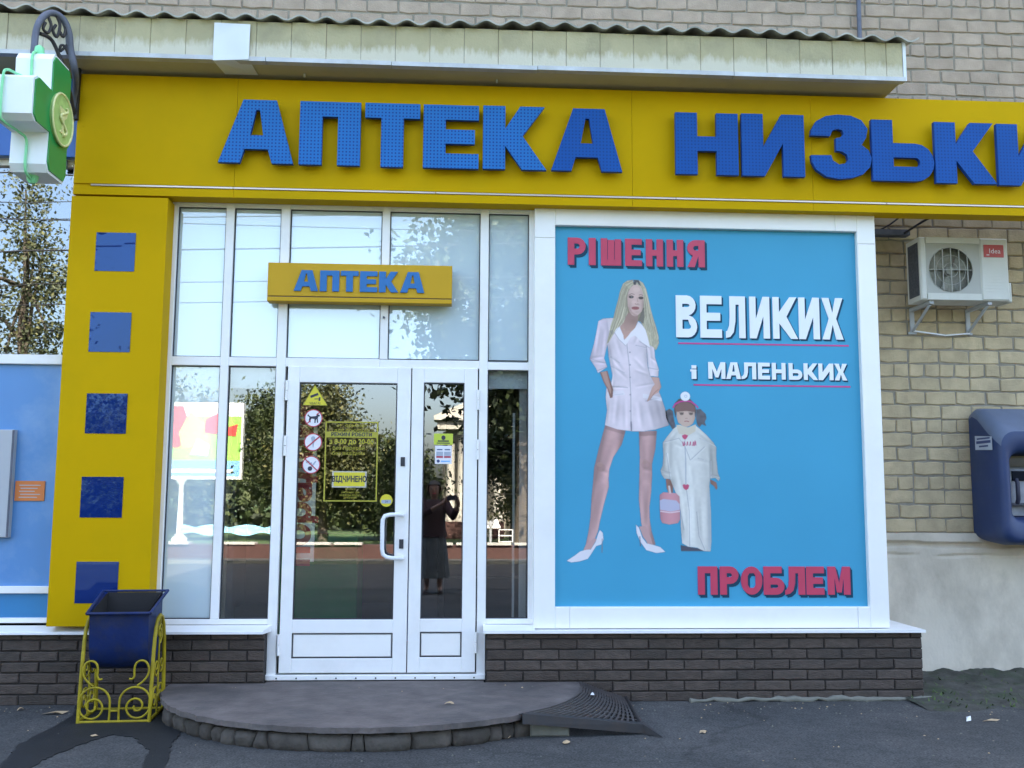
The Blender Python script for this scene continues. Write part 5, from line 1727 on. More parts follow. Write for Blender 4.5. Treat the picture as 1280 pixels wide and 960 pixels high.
# ================================================================ air conditioner
AYF, AYB = .30, .54
ax0, ax1 = 3.828, 4.584
az0, az1 = 3.115, 3.644
ac = thing('air_conditioner', 'off-white outdoor air conditioner unit on wall brackets right of the poster', 'air conditioner', ((ax0+ax1)/2, AYB, az0))
cz = MB()
fx0_, fx1_ = ax0+.055, 4.344
fz0_, fz1_ = az0+.055, az1-.05
ccx, ccz, crr = 4.093, 3.37, .188
cz.rbox((ax0, AYF, az0), (fx0_, AYB, az1), .012)
cz.rbox((fx1_, AYF, az0), (ax1, AYB, az1), .012)
cz.box((fx0_, AYF+.001, az0+.001), (fx1_, AYB, fz0_))
cz.box((fx0_, AYF+.001, fz1_), (fx1_, AYB, az1-.001))
cz.box((ax0+.02, AYB-.02, az0+.02), (ax1-.02, AYB, az1-.02))
cz.box((ax0+.01, AYF+.03, az1), (ax1-.005, AYB, az1+.006))
cz.build('case', 'ac_white', ac)
hole = [(ccx+crr*math.cos(2*PI*i/40), ccz+crr*math.sin(2*PI*i/40)) for i in range(40)]
fp = MB()
fp.prism([[(fx0_, fz0_), (fx1_, fz0_), (fx1_, fz1_), (fx0_, fz1_)], hole], AYF+.012, AYF+.022)
fp.build('fan_panel', 'ac_grille', ac)
MB().box((fx0_, AYF+.10, fz0_), (fx1_, AYF+.11, fz1_)).build('condenser', 'ac_core', ac)
fan = MB()
for k in range(3):
    a0 = k*2*PI/3+.4
    q = [(ccx+.03*math.cos(a0), AYF+.06, ccz+.03*math.sin(a0)), (ccx+.165*math.cos(a0-.35), AYF+.045, ccz+.165*math.sin(a0-.35)), (ccx+.172*math.cos(a0+.15), AYF+.06, ccz+.172*math.sin(a0+.15)), (ccx+.165*math.cos(a0+.6), AYF+.085, ccz+.165*math.sin(a0+.6))]
    fan.add(q, [(0, 1, 2, 3)])
fan.tube([(ccx, AYF+.03, ccz), (ccx, AYF+.09, ccz)], .035, 16)
fan.build('fan', 'ac_core', ac)
gr = MB()
for r_ in (.06, .125, crr):
    gr.tube([(ccx+r_*math.cos(2*PI*i/36), AYF+.010, ccz+r_*math.sin(2*PI*i/36)) for i in range(36)], .0022, 5, closed=True)
for dx in (-.14, -.07, 0, .07, .14):
    hh = math.sqrt(crr**2-dx*dx)
    gr.tube([(ccx+dx, AYF+.006, ccz-hh), (ccx+dx, AYF+.006, ccz+hh)], .0045, 5)
gr.tube([(ccx-crr, AYF+.006, ccz), (ccx+crr, AYF+.006, ccz)], .003, 5)
gr.build('grille', 'ac_grille', ac)
bd = MB()
b0, b1 = (4.374, 0.3, 3.586), (4.544, 0.3, 3.481)
bd.box((b0[0], AYF-.004, b1[2]), (b1[0], AYF+.002, b0[2]), 0)
text_mesh('Idea', .058, ((b0[0]+b1[0])/2+.008, AYF-.0052, (b0[2]+b1[2])/2-.002), None, mb=bd, mi=1, sx=1.05)
bd.box((b0[0]+.022, AYF-.0055, b1[2]+.016), (b0[0]+.046, AYF-.004, b1[2]+.022), 1)
bd.build('badge', ['ac_red', 'sticker_white'], ac)
lv = MB()
for q in range(11):
    zq_ = fz0_+.02+q*.026
    lv.box((fx1_+.03, AYF-.002, zq_), (ax1-.03, AYF+.003, zq_+.004))
lv.build('louvre_ribs', 'ac_white', ac)
MB().rbox((ax1+.001, AYF+.03, az0-.005), (ax1+.035, AYB-.02, az0+.16), .008).build('valve_cover', 'ac_white', ac)
sfin = MB()
for q in range(16):
    zq_ = az0+.05+q*.027
    sfin.box((ax0-.003, AYF+.035, zq_), (ax0-.001, AYB-.035, zq_+.011))
sfin.box((ax0-.002, AYF+.03, az0+.04), (ax0-.0008, AYB-.03, az1-.04))
sfin.build('side_coil', 'ac_fins', ac)
for hx in (ax0+.10, ax1-.16):
    bk = MB()
    bk.box((hx-.018, AYF+.03, az0-.028), (hx+.018, .70, az0-.002))
    bk.box((hx-.018, .685, az0-.22), (hx+.018, .70, az0-.028))
    bk.tube([(hx, .685, az0-.20), (hx, AYF+.07, az0-.03)], .013, 6)
    bk.box((hx-.035, .688, az0-.225), (hx+.035, .70, az0-.205))
    bk.build('wall_bracket', 'grey_panel', ac)
MB().tube([(ax0+.10, .67, az0-.20), ((ax0+ax1)/2, .665, az0-.235), (ax1-.16, .67, az0-.215)], .007, 6).build('drain_hose', 'letter_white', ac)
# angle-iron stub and cables behind it under the fascia
ir = MB()
ir.box((3.27, .60, 3.741), (3.9, .69, 3.79))
tag(ir.build('iron_stub', 'iron_grey'), 'short dark iron channel under the yellow fascia beside the air conditioner', 'bracket')
cb_ = MB()
cb_.tube([(3.845, 0.6, 3.753), (3.908, 0.55, 3.797), (3.952, 0.45, 3.825), (3.979, 0.35, 3.839)], .010, 6)
cb_.tube([(3.607, 0.62, 3.767), (3.721, 0.6, 3.828), (3.808, 0.6, 3.894)], .008, 6)
tag(cb_.build('cable', 'wire'), 'black cables running up behind the yellow fascia above the air conditioner', 'cable')

# ================================================================ pay phone hood
hx0_, hx1_ = 4.37, 4.37+.78
hzt, hzb = 2.244, 1.112
ph = thing('payphone_hood', 'dark blue rounded payphone hood on the brick wall at the right edge', 'payphone', ((hx0_+hx1_)/2, .66, hzb))
def rrect(x0, x1, z0, z1, r, n=6):
    return arc(x1-r, z1-r, r, r, 0, 90, n)+arc(x0+r, z1-r, r, r, 90, 180, n)+arc(x0+r, z0+r, r, r, 180, 270, n)+arc(x1-r, z0+r, r, r, 270, 360, n)
hzf = 2.047
secs = [(.66, rrect(hx0_, hx1_, hzb+.05, hzt-.03, .06)), (.60, rrect(hx0_-.003, hx1_+.003, hzb+.03, hzt, .07)), (.52, rrect(hx0_-.003, hx1_+.003, hzb+.015, hzt-.012, .09)), (.38, rrect(hx0_, hx1_, hzb, hzt+(hzf-hzt)*.55, .11)), (.27, rrect(hx0_+.008, hx1_-.008, hzb+.01, hzf+.02, .12)),
        (.225, rrect(hx0_+.025, hx1_-.025, hzb+.03, hzf-.02, .12)), (.215, rrect(hx0_+.05, hx1_-.05, hzb+.06, hzf-.06, .11)), (.225, rrect(hx0_+.085, hx1_-.085, hzb+.17, hzf-.16, .10)), (.26, rrect(hx0_+.10, hx1_-.10, hzb+.20, hzf-.19, .09)),
        (.50, rrect(hx0_+.14, hx1_-.14, hzb+.23, hzf-.21, .07))]
hv, hf = [], []
k = len(secs[0][1])
for y, l in secs:
    hv += [(p[0], y, p[1]) for p in l]
for i in range(len(secs)-1):
    for j in range(k):
        hf.append((i*k+j, i*k+(j+1) % k, (i+1)*k+(j+1) % k, (i+1)*k+j))
hm_ = MB()
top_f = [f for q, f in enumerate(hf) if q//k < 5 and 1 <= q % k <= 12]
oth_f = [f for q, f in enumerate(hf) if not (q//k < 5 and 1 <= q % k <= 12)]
hm_.add(hv, oth_f, 0, True)
hm_.build('hood', 'phone_blue', ph)
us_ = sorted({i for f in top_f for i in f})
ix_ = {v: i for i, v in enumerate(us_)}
MB().add([hv[i] for i in us_], [tuple(ix_[i] for i in f) for f in top_f], 0, True).build('top_cap', 'phone_top', ph)  # same hood, painted paler where it faces the sky
MB().box((hx0_+.145, .49, hzb+.235), (hx1_-.145, .505, hzf-.205)).build('back_plate', 'phone_grey', ph)
un = thing('payphone', 'grey wall telephone inside the blue hood at the right edge', 'telephone', ((hx0_+hx1_)/2, .49, hzb+.3))
MB().rbox((hx0_+.17, .40, hzb+.32), (hx1_-.2, .489, hzb+.62), .02).build('body', 'phone_grey', un)
MB().rbox((hx0_+.20, .385, hzb+.52), (hx0_+.34, .40, hzb+.60), .004).build('display', 'room_dark', un)
kp = MB()
for i in range(3):
    for j in range(4):
        kp.rbox((hx0_+.38+i*.045, .385, hzb+.38+j*.042), (hx0_+.412+i*.045, .40, hzb+.41+j*.042), .003)
kp.build('keypad', 'steel', un)
MB().tube([(hx0_+.215, .36, hzb+.34), (hx0_+.21, .335, hzb+.37), (hx0_+.21, .335, hzb+.50), (hx0_+.215, .36, hzb+.53)], .018, 8).build('handset', 'ink', un)
no = MB()
no.add([(hx0_+.125, .30, hzb+.70), (hx0_+.14, .44, hzb+.64), (hx1_-.14, .44, hzb+.64), (hx1_-.125, .30, hzb+.70)], [(0, 1, 2, 3)])
no.add([(hx0_+.15, .480, hzb+.64), (hx1_-.15, .480, hzb+.64), (hx1_-.17, .482, hzb+.745), (hx0_+.20, .482, hzb+.745)], [(0, 1, 2, 3)])
no.build('instruction_card', 'room_beige', ph)
lb = MB()
lx = hx0_-.0065
lb.add([(lx, .56, 1.891), (lx, .30, 1.879), (lx, .30, 1.989), (lx, .56, 2.008)], [(0, 1, 2, 3)], 0)
zl0, zl1 = 1.891, 2.005
for q, (ya, yb_, t0) in enumerate(((.53, .33, .72), (.54, .32, .42), (.50, .36, .16))):
    lb.add([(lx-.001, ya, zl0+(zl1-zl0)*t0), (lx-.001, yb_, zl0+(zl1-zl0)*t0), (lx-.001, yb_, zl0+(zl1-zl0)*(t0+.12+.08*(q == 1))), (lx-.001, ya, zl0+(zl1-zl0)*(t0+.12+.08*(q == 1)))], [(0, 1, 2, 3)], 1)
lb.build('side_label', ['label_grey', 'ink_blue'], ph)

# ================================================================ rounded entrance step
SX, SRX, SRY, SY0 = -.535, 1.45, 1.37, -.128
stp = thing('entrance_step', 'wide half-round entrance step with stone riser in front of the door', 'step', (SX, SY0, 0))
def step_pt(a, grow=0.0):
    return (SX+(SRX+grow)*math.cos(a), SY0-(SRY+grow)*abs(math.sin(a))**.92)
outl = [step_pt(PI+PI*i/140, .012+.005*math.sin(i*.9)+.004*math.sin(i*2.3)+.003*math.sin(i*5.1)) for i in range(141)]
top = MB()
ins_l = M2[0]+.012
top.prism([outl+[(M4[1]-.012+.0, SY0), (M4[1]-.012, -.05), (ins_l, -.05), (ins_l, SY0)]], .108, .141, axis='Z')
top.build('top_slab', 'slab', stp)
core = [step_pt(PI+PI*i/48, -.045) for i in range(49)]
MB().prism([core], -.01, .107, axis='Z').build('core', 'riser_mortar', stp)
rr = random.Random(12)
a = PI+.02
tl0 = 0.0
while a < 2*PI-.06:
    da = rr.choice((rr.uniform(.045, .08), rr.uniform(.08, .14), rr.uniform(.12, .19)))
    a2 = min(a+da, 2*PI-.02)
    tl1 = rr.uniform(-.012, .012)
    sb_ = MB()
    n_ = 5
    hb_, ht_ = -.012, .100+rr.uniform(-.016, .004)
    gap = .0035
    vs = []
    pr = rr.uniform(-.024, .006)
    lay = ((-.05, hb_), (pr-.006, hb_), (pr+rr.uniform(-.004, .010), hb_+(ht_-hb_)*.35), (pr+rr.uniform(-.006, .008), hb_+(ht_-hb_)*.7), (pr-.012, ht_-.004), (-.05, ht_))
    for r_, z_ in lay:
        f_ = (z_-hb_)/(ht_-hb_)-.5
        aL, aR = a+gap/1.4+tl0*f_*1.6, a2-gap/1.4+tl1*f_*1.6
        for q in range(n_+1):
            aa = aL+(aR-aL)*q/n_
            edge_ = .010 if q in (0, n_) else 0
            p = step_pt(aa, r_-edge_+rr.uniform(-.006, .006))
            vs.append((p[0], p[1], z_+rr.uniform(-.006, .006)*(z_ > 0)))
    fs = []
    m_ = len(lay)
    for i in range(m_-1):
        for q in range(n_):
            fs.append((i*(n_+1)+q, i*(n_+1)+q+1, (i+1)*(n_+1)+q+1, (i+1)*(n_+1)+q))
    fs += [tuple(i*(n_+1) for i in range(m_)), tuple(i*(n_+1)+n_ for i in range(m_-1, -1, -1))]
    sb_.add(vs, fs, 0, True)
    sb_.build('stone', 'riser', stp)
    a = a2
    tl0 = tl1

# steel ramp grate at the right of the step
rp = thing('ramp_grate', 'dark steel grating ramp leaning from the step to the pavement', 'ramp', (.95, -.7, 0))
A0, B0 = Vector((.90, -.16, .150)), Vector((.40, -1.20, .150))
C0, D0 = Vector((1.20, -1.09, .055)), Vector((1.26, -.17, .035))
def rpt(u, v):
    l = A0.lerp(B0, v)
    # left edge follows the curve of the step
    ang = math.atan2(max(SY0-l.y, 0)/SRY, 1e-6)
    s_ = min(1, max(0, (SY0-l.y)/SRY))
    l = Vector((SX+(SRX+.012)*math.sqrt(max(0, 1-s_**(2/.92))), l.y, .150))
    r = D0.lerp(C0, v)
    return l.lerp(r, u)
for i in range(19):
    u = .02+i/18*.97
    bm_ = MB()
    d = .007
    vs = []
    pts_ = [rpt(u, q/6) for q in range(7)]
    for p in pts_:
        vs += [(p.x-d, p.y, p.z), (p.x+d, p.y, p.z), (p.x+d, p.y, p.z-.028), (p.x-d, p.y, p.z-.028)]
    fs = [(0, 1, 2, 3), (27, 26, 25, 24)]
    for q in range(6):
        o_ = q*4
        fs += [(o_, o_+4, o_+5, o_+1), (o_+1, o_+5, o_+6, o_+2), (o_+2, o_+6, o_+7, o_+3), (o_+3, o_+7, o_+4, o_)]
    bm_.add(vs, fs)
    bm_.build('bar', 'iron_bar', rp)
for i in range(9):
    v = .05+i/8*.9
    MB().tube([tuple(rpt(q/8, v)-Vector((0, 0, .006))) for q in range(9)], .005, 5).build('cross_rod', 'iron_bar', rp)
fb = MB()
f0, f1, f2 = rpt(0, 1)+Vector((.03, -.03, -.0)), Vector((1.20, -1.13, .058)), Vector((1.31, -1.23, .004))
fb.add([(f0.x, f0.y, f0.z+.004), (f1.x, f1.y, f1.z+.006), (f2.x, f2.y, f2.z), (f1.x, f1.y-.005, f1.z-.05), (f0.x, f0.y-.01, f0.z-.055),
        (f0.x+.03, f0.y+.05, f0.z+.004), (f1.x+.02, f1.y+.05, f1.z+.006)], [(4, 3, 1, 0), (3, 2, 1), (0, 1, 6, 5), (1, 2, 6)])
fb.build('front_beam', 'iron_dark', rp)
rb_ = MB()
rb_.tube([tuple(D0), tuple(D0.lerp(C0, .5)), tuple(C0)], .014, 6)
rb_.build('side_rail', 'iron_dark', rp)
g0 = (0.49, -1.159, 0), (0.733, -1.168, 0)
bl_ = MB().rbox((g0[0][0], g0[0][1], 0), (g0[1][0], g0[0][1]+.16, .075), .008)
tag(bl_.build('stone_block', 'block'), 'grey stone block wedged under the front of the steel ramp grate', 'block')

# ================================================================ litter bin
BO = Vector((-2.414, -0.719, 0))
bu, bv = Vector((.9977, .068, 0)), Vector((-.068, .9977, 0))
BW = .445
def BL(x, d, z):
    return tuple(BO+bu*x+bv*d+Vector((0, 0, z)))
bn = thing('litter_bin', 'blue tilting litter bin held between yellow scrolled iron side frames', 'bin', tuple(BO+bu*BW/2+bv*.2))
def arch(d):
    pts = [(0, 0), (.012, .18), (.028, .36), (.05, .52), (.08, .60), (.13, .65), (.19, .665), (.25, .645), (.30, .59), (.335, .50), (.36, .34), (.38, .18), (.40, 0)]
    return pts
for sx_ in (0, BW):
    fr2 = MB()
    fr2.tube([BL(sx_, d, z) for d, z in arch(0)], .013, 8)
    fr2.tube([BL(sx_, 0, .012), BL(sx_, .40, .012)], .012, 6)
    fr2.build('side_frame', 'bin_yellow', bn)
def spiral(cx, cz, r, turns, a0, sgn, n=34, r1=.012):
    return [(cx+(r+(r1-r)*i/n)*math.cos(a0+sgn*turns*2*PI*i/n), cz+(r+(r1-r)*i/n)*math.sin(a0+sgn*turns*2*PI*i/n)) for i in range(n+1)]
MB().tube([BL(0, 0, .010), BL(BW, 0, .010)], .010, 6).build('front_bar', 'bin_yellow', bn)
MB().tube([BL(0, .40, .010), BL(BW, .40, .010)], .010, 6).build('back_bar', 'bin_yellow', bn)
fsx = MB()
for mir in (0, 1):
    fxm = (lambda q: q) if not mir else (lambda q: BW-q)
    cx0, cz0, r0_ = .096, .115, .092
    big = [(.192, .015), (.194, .07)]+[(cx0+r0_*1.05*math.cos(R(a)), cz0+.02+r0_*1.0*math.sin(R(a))) for a in range(0, 181, 15)]
    inn = spiral(cx0-.01, cz0-.012, .085, 1.55, PI, 1, 40)
    path = big+inn[1:]
    fsx.tube([BL(fxm(x_), 0, z_) for x_, z_ in path], .0072, 6)
    ssc = [(.085, .235), (.05, .262), (.022, .30), (.016, .345), (.035, .385), (.07, .395), (.10, .375), (.108, .335), (.106, .30), (.118, .278), (.138, .280)]
    fsx.tube(smooth([BL(fxm(x_), 0, z_) for x_, z_ in ssc], 3), .0072, 6)
fsx.tube([BL(.192, 0, .085), BL(.205, 0, .078), BL(BW-.205, 0, .078), BL(BW-.192, 0, .085)], .007, 6)
fsx.build('front_scroll', 'bin_yellow', bn)
for sx_ in (0, BW):
    ssx = MB()
    for (cx0, cz0, r0_, a0, sg_, tn) in ((.12, .13, .085, 0, 1, 1.5), (.28, .13, .085, PI, -1, 1.5), (.14, .33, .07, 0, -1, 1.3), (.28, .33, .06, PI, 1, 1.3), (.20, .55, .075, -PI/2, 1, 1.4)):
        ssx.tube([BL(sx_, x_, z_) for x_, z_ in spiral(cx0, cz0, r0_, tn, a0, sg_, 26)], .0065, 5)
    ssx.tube([BL(sx_, .2, .02), BL(sx_, .205, .2), BL(sx_, .19, .45), BL(sx_, .2, .65)], .0065, 5)
    ssx.build('side_scroll', 'bin_yellow', bn)
prof = [(.005, .695), (.018, .60), (.028, .48), (.055, .40), (.11, .34), (.19, .315), (.27, .34), (.33, .41), (.365, .53), (.385, .66), (.40, .79)]
x0_, x1_ = .035, BW-.035
tub = MB()
k = len(prof)
ins = [(d+(.2-d)*.03+.0, z+.004) for d, z in prof]
vs = [BL(x0_, d, z) for d, z in prof]+[BL(x1_, d, z) for d, z in prof]
tub.add(vs, [(i, k+i, k+i+1, i+1) for i in range(k-1)], 0, True)
for xx_, flip in ((x0_, 0), (x1_, 1)):
    poly = [BL(xx_, d, z) for d, z in prof]
    tub.add(poly, [tuple(range(k))], 0)
tub.build('tub', 'bin_blue', bn)
inn = MB()
k2 = len(prof)
vs = [BL(x0_+.006, d+.008*(1 if d < .2 else -1), z+.01) for d, z in prof]+[BL(x1_-.006, d+.008*(1 if d < .2 else -1), z+.01) for d, z in prof]
inn.add(vs, [(i, i+1, k2+i+1, k2+i) for i in range(k2-1)])
for q in (0, 1):
    inn.add(vs[q*k2:(q+1)*k2], [tuple(range(k2))])
inn.build('tub_lining', 'bin_inside', bn)
rim = MB()
lipw = .022
rq = [(x0_-.012, -.012, .70), (x1_+.012, -.012, .70), (x1_+.03, .41, .808), (x0_-.03, .41, .808)]
for i in range(4):
    p, q = rq[i], rq[(i+1) % 4]
    rim.tube([BL(*p), BL(*q)], .011 if i != 2 else .009, 6)
rim.add([BL(x1_, .01, .68), BL(x1_, .40, .78), BL(x1_+.03, .41, .808), BL(x1_+.012, -.01, .70)], [(0, 1, 2, 3)])
rim.add([BL(x0_, .01, .68), BL(x0_, .40, .78), BL(x0_-.03, .41, .808), BL(x0_-.012, -.01, .70)], [(0, 1, 2, 3)])
rim.build('rim', 'bin_blue', bn)
pv = MB()
pv.tube([BL(-.01, .19, .57), BL(x0_+.01, .19, .57)], .012, 8)
pv.tube([BL(BW+.01, .19, .57), BL(x1_-.01, .19, .57)], .012, 8)
pv.build('pivot', 'bin_yellow', bn)

# ================================================================ litter on the ground
def scrap(pts, m, name, label, cat, up_=.014, group=None):
    c_ = Vector((sum(p[0] for p in pts)/len(pts), sum(p[1] for p in pts)/len(pts)))
    mb_ = MB()
    rr_ = random.Random(int(abs(c_.x*1000)))
    z0 = pts[0][2]
    vs_ = [(p[0], p[1], z0+.004+rr_.uniform(0, up_)) for p in pts]+[(c_.x, c_.y, z0+.006+up_)]
    n_ = len(pts)
    mb_.add(vs_, [(i, (i+1) % n_, n_) for i in range(n_)])
    vs2 = [(v[0], v[1], v[2]-.0015) for v in vs_]
    mb_.add(vs2, [((i+1) % n_, i, n_) for i in range(n_)])
    return tag(mb_.build(name, m), label, cat, group)
def leafshape(c, l, wd_, ang):
    ca, sa = math.cos(ang), math.sin(ang)
    return [(c[0]+a*l*ca-b*wd_*sa, c[1]+a*l*sa+b*wd_*ca, c[2]) for a, b in ((-.5, 0), (-.25, .42), (.1, .5), (.35, .3), (.6, 0), (.35, -.32), (.1, -.5), (-.25, -.4))]
scrap([(-1.984, -0.195, 0), (-1.943, -0.223, 0), (-1.881, -0.404, 0), (-1.91, -0.378, 0), (-1.941, -0.327, 0)], 'paper', 'paper_scrap', 'crumpled white paper scrap beside the litter bin', 'litter', .03)
scrap([(3.478, -0.773, 0), (3.514, -0.762, 0), (3.473, -0.844, 0), (3.434, -0.854, 0)], 'paper', 'paper_scrap', 'tiny white paper scrap on the asphalt at the right', 'litter', .02)
for (px_c, l_, w_, an, lab) in (((0.121, -1.305, 0), .09, .03, .2, 'dry curled leaf lying at the foot of the step riser'), ((0.694, -1.335, 0), .06, .045, 1.0, 'small pale dry leaf in front of the stone block'),
                            ((0.21, -1.24, 0), .05, .02, 2.8, 'thin pale leaf near the right end of the step'), ((1.586, -1.114, 0), .055, .03, .3, 'small dry leaf on the asphalt right of the ramp'),
                            ((3.596, -0.86, 0), .12, .015, .1, 'thin straw stalk on the asphalt at the far right'), ((-2.963, 1.008, 0), .0, 0, 0, None),
                            ((-0.018, -0.893, 0.141), .06, .03, .1, 'dry leaf lying on the entrance step'), ((-2.681, -0.428, 0), .16, .05, .2, 'pale trodden leaf mush left of the litter bin'), ((-2.959, -0.295, 0), .05, .03, 1.2, 'small leaf on the asphalt at the far left'),
                            ((-2.176, -1.088, 0), .05, .02, .4, 'leaf stuck in the wet patch before the bin'), ((0.349, -1.195, 0), .05, .03, .9, 'yellowish leaf beside the ramp front')):
    if lab:
        scrap(leafshape(px_c, l_, w_, an), 'leaf_dry', 'fallen_leaf', lab, 'leaf', .016, 'fallen leaves')
scrap([(0.965, -0.478, 0.12), (0.982, -0.479, 0.12), (0.972, -0.588, 0.12), (0.944, -0.587, 0.12)], 'paper', 'paper_scrap', 'little white scrap caught on the ramp grating', 'litter', .02)


# ================================================================ the shop's inside, seen dimly through the glass
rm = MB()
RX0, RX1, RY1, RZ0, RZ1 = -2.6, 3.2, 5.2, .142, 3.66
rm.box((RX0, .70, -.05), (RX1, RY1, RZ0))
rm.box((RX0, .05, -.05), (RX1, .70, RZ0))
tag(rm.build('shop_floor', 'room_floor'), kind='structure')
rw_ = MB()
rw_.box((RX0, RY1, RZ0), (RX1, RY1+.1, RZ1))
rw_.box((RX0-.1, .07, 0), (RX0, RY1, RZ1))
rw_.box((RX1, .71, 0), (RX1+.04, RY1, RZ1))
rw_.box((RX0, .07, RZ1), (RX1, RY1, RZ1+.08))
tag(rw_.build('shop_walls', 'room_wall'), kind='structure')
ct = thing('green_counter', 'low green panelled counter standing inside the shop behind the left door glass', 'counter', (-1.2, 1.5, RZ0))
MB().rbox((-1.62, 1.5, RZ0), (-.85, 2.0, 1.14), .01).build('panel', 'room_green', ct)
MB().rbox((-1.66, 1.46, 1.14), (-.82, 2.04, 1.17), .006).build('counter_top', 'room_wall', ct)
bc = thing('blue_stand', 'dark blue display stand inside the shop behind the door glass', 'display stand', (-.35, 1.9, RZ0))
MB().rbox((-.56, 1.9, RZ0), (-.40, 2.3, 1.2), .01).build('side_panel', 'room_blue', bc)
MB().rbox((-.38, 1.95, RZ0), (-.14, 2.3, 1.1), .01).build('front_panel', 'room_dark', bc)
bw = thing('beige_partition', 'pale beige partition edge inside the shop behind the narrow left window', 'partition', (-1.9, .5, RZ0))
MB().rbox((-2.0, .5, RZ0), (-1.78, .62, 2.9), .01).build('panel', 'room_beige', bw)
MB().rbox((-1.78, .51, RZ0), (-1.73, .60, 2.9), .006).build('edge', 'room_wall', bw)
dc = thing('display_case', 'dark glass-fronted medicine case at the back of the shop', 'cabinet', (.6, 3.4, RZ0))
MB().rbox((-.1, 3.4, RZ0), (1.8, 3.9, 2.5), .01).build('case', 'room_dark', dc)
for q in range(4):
    MB().rbox((-.05, 3.36, .6+q*.45), (1.75, 3.40, .62+q*.45), .003).build('shelf', 'room_wall', dc)
bt = thing('door_banner', 'tall pale banner with red vertical lettering hanging behind the left door glass', 'banner', (-1.152, .05, 0.989))
bx0, bx1, bz0, bz1 = -1.204, -1.038, 0.989, 2.107
MB().box((bx0-.06, .045, bz0), (bx1, .05, bz1)).build('sheet', 'banner', bt)
bm2 = MB()
text_mesh('порадник', .27, (bx0+.045, .043, bz0+.09+.50), None, mb=bm2, mi=0, rot=PI/2, bold=.012)
bm2.build('lettering', 'banner_red', bt)

# ================================================================ the far side of the street (seen mirrored in the glass)
parap = thing('parapet_wall', 'low red granite parapet with pale coping across the street', 'wall', (0, -15.6, 0))
MB().box((-26, -15.95, -.02), (22, -15.6, .37)).build('granite', 'granite_red', parap)
x = -26
rr = random.Random(2)
while x < 22:
    l_ = rr.uniform(1.1, 1.6)
    o_ = rr.uniform(-.02, .03)
    MB().rbox((x+.02, -15.97, .37), (min(x+l_*rr.choice((.45, .6, .96)), 22), -15.57+o_, .415), .01).build('coping_stone', 'coping', parap)
    x += l_
MB().box((-60, -14.75, -.02), (60, -14.6, .07)).build('kerb', 'block')
tag(bpy.data.objects['kerb'], kind='structure')
tag(MB().box((-60, -15.6, -.02), (60, -14.75, .055)).build('far_pavement', 'road'), kind='structure')

# billboard on a post
bbx0, bbx1, bbz0, bbz1, bby = -9.702, -6.932, 2.012, 4.518, -25.0
bb = thing('street_billboard', 'bright advertising billboard on a white post across the street', 'billboard', ((bbx0+bbx1)/2-.6, bby, 0))
MB().rbox((bbx0, bby-.25, bbz0), (bbx1, bby+.02, bbz1), .01).build('back_box', 'billboard_white', bb)
fr3 = MB()
yb0 = bby+.02
def bbq(pts, m_, k_):
    mb_ = MB()
    mb_.prism([[(bbx0+u*(bbx1-bbx0), bbz0+v*(bbz1-bbz0)) for u, v in pts]], yb0+.004*k_+.004, yb0+.004*k_)
    return mb_.build('printed_shape', m_, bb)
bbq([(.02, .24), (.98, .24), (.98, .82), (.02, .82)], 'bb_green', 0)
bbq([(.02, .04), (.98, .04), (.98, .24), (.02, .24)], 'bb_blue', 0)
bbq([(.02, .45), (.25, .40), (.42, .55), (.30, .95), (.02, .95)], 'bb_red', 1)
bbq([(.30, .40), (.62, .42), (.60, .70), (.38, .88), (.26, .60)], 'bb_yellow', 2)
bbq([(.55, .60), (.92, .56), (.94, .72), (.78, .66), (.70, .86), (.56, .78)], 'bb_red', 3)
bbq([(.40, .32), (.60, .30), (.62, .44), (.48, .52)], 'billboard_white', 4)
bbq([(.10, .08), (.90, .08), (.90, .13), (.10, .13)], 'billboard_white', 3)
px_b = -8.869
MB().lathe((px_b, bby-.12, 0), [(.25, 0), (.25, .1), (.10, .25), (.085, 1.2), (.085, bbz0-.2), (.20, bbz0-.05), (.2, bbz0)], 14).build('post', 'billboard_white', bb)

# pale colonnade / entrance pavilion
pav = thing('pavilion', 'pale stone entrance pavilion with tall columns across the street', 'pavilion', (.1, -28.5, 0))
cxs = [-0.546, -0.144, 0.259, 1.6, 2.3]
for q, cx0 in enumerate(cxs[1:]):
    r_ = .20
    MB().box((cx0-.21, -28.9, .0), (cx0+.21, -28.1, .60)).build('pedestal', 'granite_red', pav)
    MB().lathe((cx0, -28.5, .60), [(.21, 0), (.21, .10), (r_*.8, .16), (r_*.72, 3.1), (.20, 3.2), (.20, 3.33)], 14).build('column', 'column', pav)
MB().box((cxs[1]-.5, -29.0, 3.93), (2.8, -28.0, 4.25)).build('entablature', 'column', pav)
MB().box((cxs[1]-.62, -29.1, 4.25), (2.95, -27.85, 4.42)).build('cornice', 'coping', pav)
MB().prism([[(cxs[1]-.6, 4.42), (2.9, 4.42), (1.2, 5.3)]], -28.0, -29.0).build('pediment', 'column', pav)
MB().box((cxs[1]-.3, -29.6, 0), (2.6, -29.4, 3.93)).build('back_wall', 'room_beige', pav)

